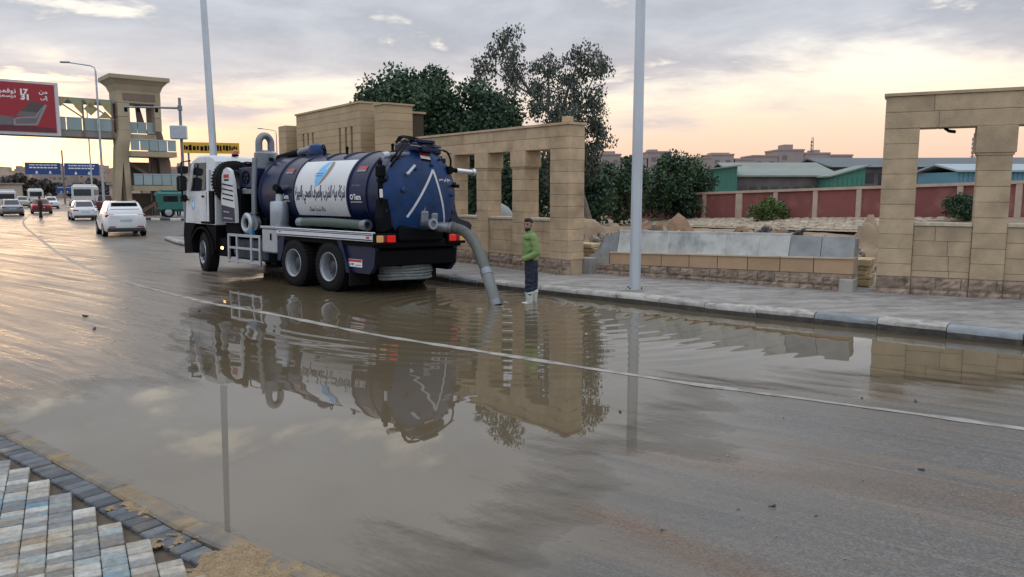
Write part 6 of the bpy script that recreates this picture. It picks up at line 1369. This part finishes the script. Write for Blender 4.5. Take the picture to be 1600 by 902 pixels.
# continuous body (head, neck, torso, arms, legs)
bd = MB()
hd = (-.062, -.02, 1.565)
limb(bd, [(-.035, .01, 1.36), (-.05, 0, 1.49)], [.062, .055]); bd.ball((-.03, .02, 1.17), (.13, .17, .24)); bd.ball((-.02, .02, .93), (.12, .16, .14))
for sg, hx_ in ((1, .02), (-1, -.03)):
    limb(bd, [(hx_ * .6, .02 + sg * .09, .90), (hx_ + .0, .02 + sg * .10, .48), (hx_ * 1.2, .02 + sg * .10, .10)], [.085, .058, .042])
    bd.ball((hx_ - .05, .02 + sg * .10, .05), (.12, .045, .04))
limb(bd, [(.045, -.17, 1.33), (.105, -.215, 1.04), (-.08, -.22, .955), (-.165, -.21, .92)], [.05, .042, .034, .028])      # near arm, elbow back, hand forward
limb(bd, [(.0, .20, 1.35), (.07, .27, 1.08), (-.03, .24, .93)], [.05, .042, .032])
# head: cranium, jaw, nose, brow, ears ; faces mostly left and towards the camera
fd = Vector((-.52, -.85, -.04)).normalized(); rt = Vector((-fd.y, fd.x, 0)).normalized(); up = Vector((0, 0, 1)); hv = Vector(hd)
def H(f_, r_, u_): return tuple(hv + fd * f_ + rt * r_ + up * u_)
bd.ball(H(-.012, 0, .035), (.082, .082, .088)); bd.ball(H(.022, 0, -.025), (.068, .068, .085)); bd.ball(H(.045, 0, -.085), (.042, .042, .035)); limb(bd, [H(.086, 0, .02), H(.105, 0, -.018)], [.010, .017])
bd.ball(H(.078, .032, .028), (.022, .022, .012)); bd.ball(H(.078, -.032, .028), (.022, .022, .012)); bd.ball(H(.088, 0, -.052), (.022, .022, .012))
for sg in (1, -1): bd.ball(H(-.008, sg * .082, .0), (.018, .018, .032))
# hands: palm and five bent fingers each
def hand(o, fwd, side, dn, s=1.):
    o = Vector(o); fwd = Vector(fwd).normalized(); side = Vector(side).normalized(); dn = Vector(dn).normalized()
    for k, (u, l) in enumerate(((-.030, .060), (-.010, .070), (.012, .066), (.032, .052))):
        b = o + fwd * .055 + side * u; m_ = b + fwd * l * .5 + dn * .010; e_ = m_ + fwd * l * .22 + dn * l * .42; limb(bd, [tuple(b), tuple(m_), tuple(e_)], [.0095, .009, .0078], 8)
    limb(bd, [tuple(o + side * -.028), tuple(o + fwd * .035 + side * -.052 + dn * .012), tuple(o + fwd * .062 + side * -.048 + dn * .028)], [.014, .011, .009], 8)
    for j in range(4): bd.ball(tuple(o + fwd * (.005 + j * .015)), (.036, .036, .020), 10, 7)
hand((-.185, -.21, .91), (-1, -.15, -.15), (0, -.7, .7), (.0, -.1, -1)); hand((-.05, .235, .90), (-.4, 0, -1), (0, 1, 0), (-1, 0, 0))
bm_ = remeshed('body', bd, .0075, 3, [SKIN, HAIR], None, .5)
co = np.empty(len(bm_.vertices) * 3, np.float32); bm_.vertices.foreach_get('co', co); co = co.reshape(-1, 3)
cen = np.array([co[list(p.vertices)].mean(0) for p in bm_.polygons]); rel = cen - np.array(hd); ff = rel @ np.array(fd); uu = rel[:, 2]; sr = np.abs(rel @ np.array(rt))
beard = (cen[:, 2] > 1.44) & (uu < -.058) & (ff > -.01) & ~((np.abs(uu + .052) < .009) & (ff > .088)) & (uu > -.125); eyes = (np.abs(uu - .012) < .006) & (np.abs(sr - .032) < .014) & (ff > .062); brow = (np.abs(uu - .031) < .007) & (np.abs(sr - .034) < .024) & (ff > .06)
bm_.polygons.foreach_set('material_index', (beard | eyes | brow).astype(np.int32)); ob('body', bm_, pm_)
hr = MB(); hr.ball(H(-.022, 0, .055), (.088, .086, .085)); hr.ball(H(-.045, 0, .01), (.062, .070, .075)); hr.ball(H(.02, 0, .095), (.065, .066, .042)); hm = remeshed('hair', hr, .009, 3, [HAIR], None)
ob('hair', hm, pm_)
sw_ = MB(); limb(sw_, [(-.03, .02, 1.30), (-.025, .02, 1.12), (-.012, .02, .92)], [.135, .15, .138])
sw_.ball((-.02, .02, 1.33), (.135, .215, .085)); sw_.ball((.0, .02, 1.15), (.155, .205, .25)); sw_.ball((-.005, .02, .93), (.15, .185, .09)); limb(sw_, [(-.035, .01, 1.36), (-.042, .005, 1.435)], [.082, .066])
limb(sw_, [(.03, -.165, 1.335), (.105, -.22, 1.04), (-.06, -.225, .965), (-.135, -.215, .935)], [.078, .066, .054, .046]); limb(sw_, [(0, .20, 1.345), (.075, .275, 1.08), (-.01, .25, .96)], [.078, .066, .048])
for i in range(0): z = 1.0 + .03 * i; limb(sw_, [(-.15 + .01 * (i % 3), -.09, z), (-.02, -.165 - .01 * (i % 2), z + .015 * ((i % 3) - 1)), (.11, -.10, z + .01)], [.022, .026, .022], 8) if i % 2 else None
from mathutils import noise as mnoise
def crumple(me, amp, sc_, seed):
    """cloth folds: push the surface along its normal with ridged noise"""
    for q in me.vertices:
        p_ = q.co; a_ = mnoise.noise(Vector((p_.x * sc_[0] + seed, p_.y * sc_[1], p_.z * sc_[2]))); b_ = mnoise.noise(Vector((p_.x * sc_[0] * 2.3, p_.y * sc_[1] * 2.3 + seed, p_.z * sc_[2] * 2.1)))
        q.co = p_ + q.normal * amp * ((1 - abs(a_) * 2.6) * .8 + b_ * .5)
    me.update(); return me
sm_ = crumple(remeshed('sweater', sw_, .011, 3, [GREEN]), .011, (5, 5, 9), 3.); ob('sweater', sm_, pm_)
tr = MB(); tr.ball((-.005, .02, .86), (.135, .165, .12))
for sg, hx_, px_ in ((1, .045, .05), (-1, -.035, -.02)):
    limb(tr, [(hx_ * .5, .02 + sg * .085, .86), (hx_, .02 + sg * .10, .50), (hx_ * 1.05, .02 + sg * .10, .245)], [.112, .088, .078])
    for z, o in ((.33, .02), (.40, -.02), (.30, -.02), (.62, .01), (.47, .02)): limb(tr, [(hx_ - .07, .02 + sg * .10 - .045 + o, z), (hx_ + .0, .02 + sg * .10 - .088, z + .018), (hx_ + .07, .02 + sg * .10 - .04 - o, z)], [.014, .020, .014], 8)
ob('trousers', crumple(remeshed('trousers', tr, .010, 2, [JEAN]), .010, (7, 7, 10), 8.), pm_)
for sg, hx_ in ((1, .055), (-1, -.035)):
    bt = MB(); limb(bt, [(hx_, .02 + sg * .10, .285), (hx_ + .0, .02 + sg * .10, .16), (hx_ + .005, .02 + sg * .10, .07)], [.088, .072, .062]); limb(bt, [(hx_, .02 + sg * .10, .05), (hx_ - .13, .02 + sg * .10 - .03, .04)], [.060, .048]); bt.ball((hx_, .02 + sg * .10, .262), (.098, .098, .022))
    bm2 = remeshed('boot', bt, .009, 2, [BOOT]); ob('boot', bm2, pm_)
# far figures
def far_person(label, loc, top, low, rz=0., lean=0.):
    t = thing('person', label, 'person', loc, rz); b = MB(); limb(b, [(0, 0, 1.42), (0, 0, 1.52)], [.06, .055], 8); b.ball((0, 0, 1.63), (.085, .095, .115), 10, 8); b.ball((0, 0, 1.15), (.13, .19, .28), 10, 8)
    for s_ in (1, -1): limb(b, [(0, s_ * .09, .88), (.03 * s_, s_ * .10, .48), (-.02 * s_, s_ * .10, .06)], [.09, .065, .05], 8); limb(b, [(0, s_ * .2, 1.38), (.02, s_ * .25, 1.1), (.10, s_ * .22, .88)], [.055, .045, .035], 8)
    ob('body', remeshed('body', b, .02, 2, [SKIN]), t)
    c = MB(); c.ball((0, 0, 1.18), (.15, .22, .30), 10, 8); c.ball((0, 0, .95), (.14, .2, .12), 10, 8)
    for s_ in (1, -1): limb(c, [(0, s_ * .2, 1.38), (.02, s_ * .25, 1.1), (.08, s_ * .23, .94)], [.07, .06, .05], 8)
    ob('jacket', remeshed('jacket', c, .022, 2, [top]), t); d_ = MB(); d_.ball((0, 0, .88), (.13, .17, .10), 10, 8)
    for s_ in (1, -1): limb(d_, [(0, s_ * .09, .86), (.03 * s_, s_ * .10, .48), (-.02 * s_, s_ * .10, .10)], [.10, .08, .07], 8)
    ob('trousers', remeshed('trousers', d_, .022, 2, [low]), t); h_ = MB(); h_.ball((-.015, 0, 1.67), (.09, .10, .10), 10, 8); ob('hair', remeshed('hair', h_, .02, 1, [HAIR]), t)
far_person('person in dark red jacket standing in the road by red car', (-37.4, 61.2, 0), mat('maroon_cloth', (.07, .02, .025), .9), mat('black_cloth', (.015, .015, .018), .9), 1.)
far_person('dark clothed person at the foot of the tower stairs', (-27.5, 60.9, .16), MATS['black_cloth'], MATS['black_cloth'], 2.); far_person('person in grey beside the green van', (-26.6, 61.6, .16), mat('grey_cloth', (.14, .14, .15), .9), MATS['black_cloth'], 2.5)
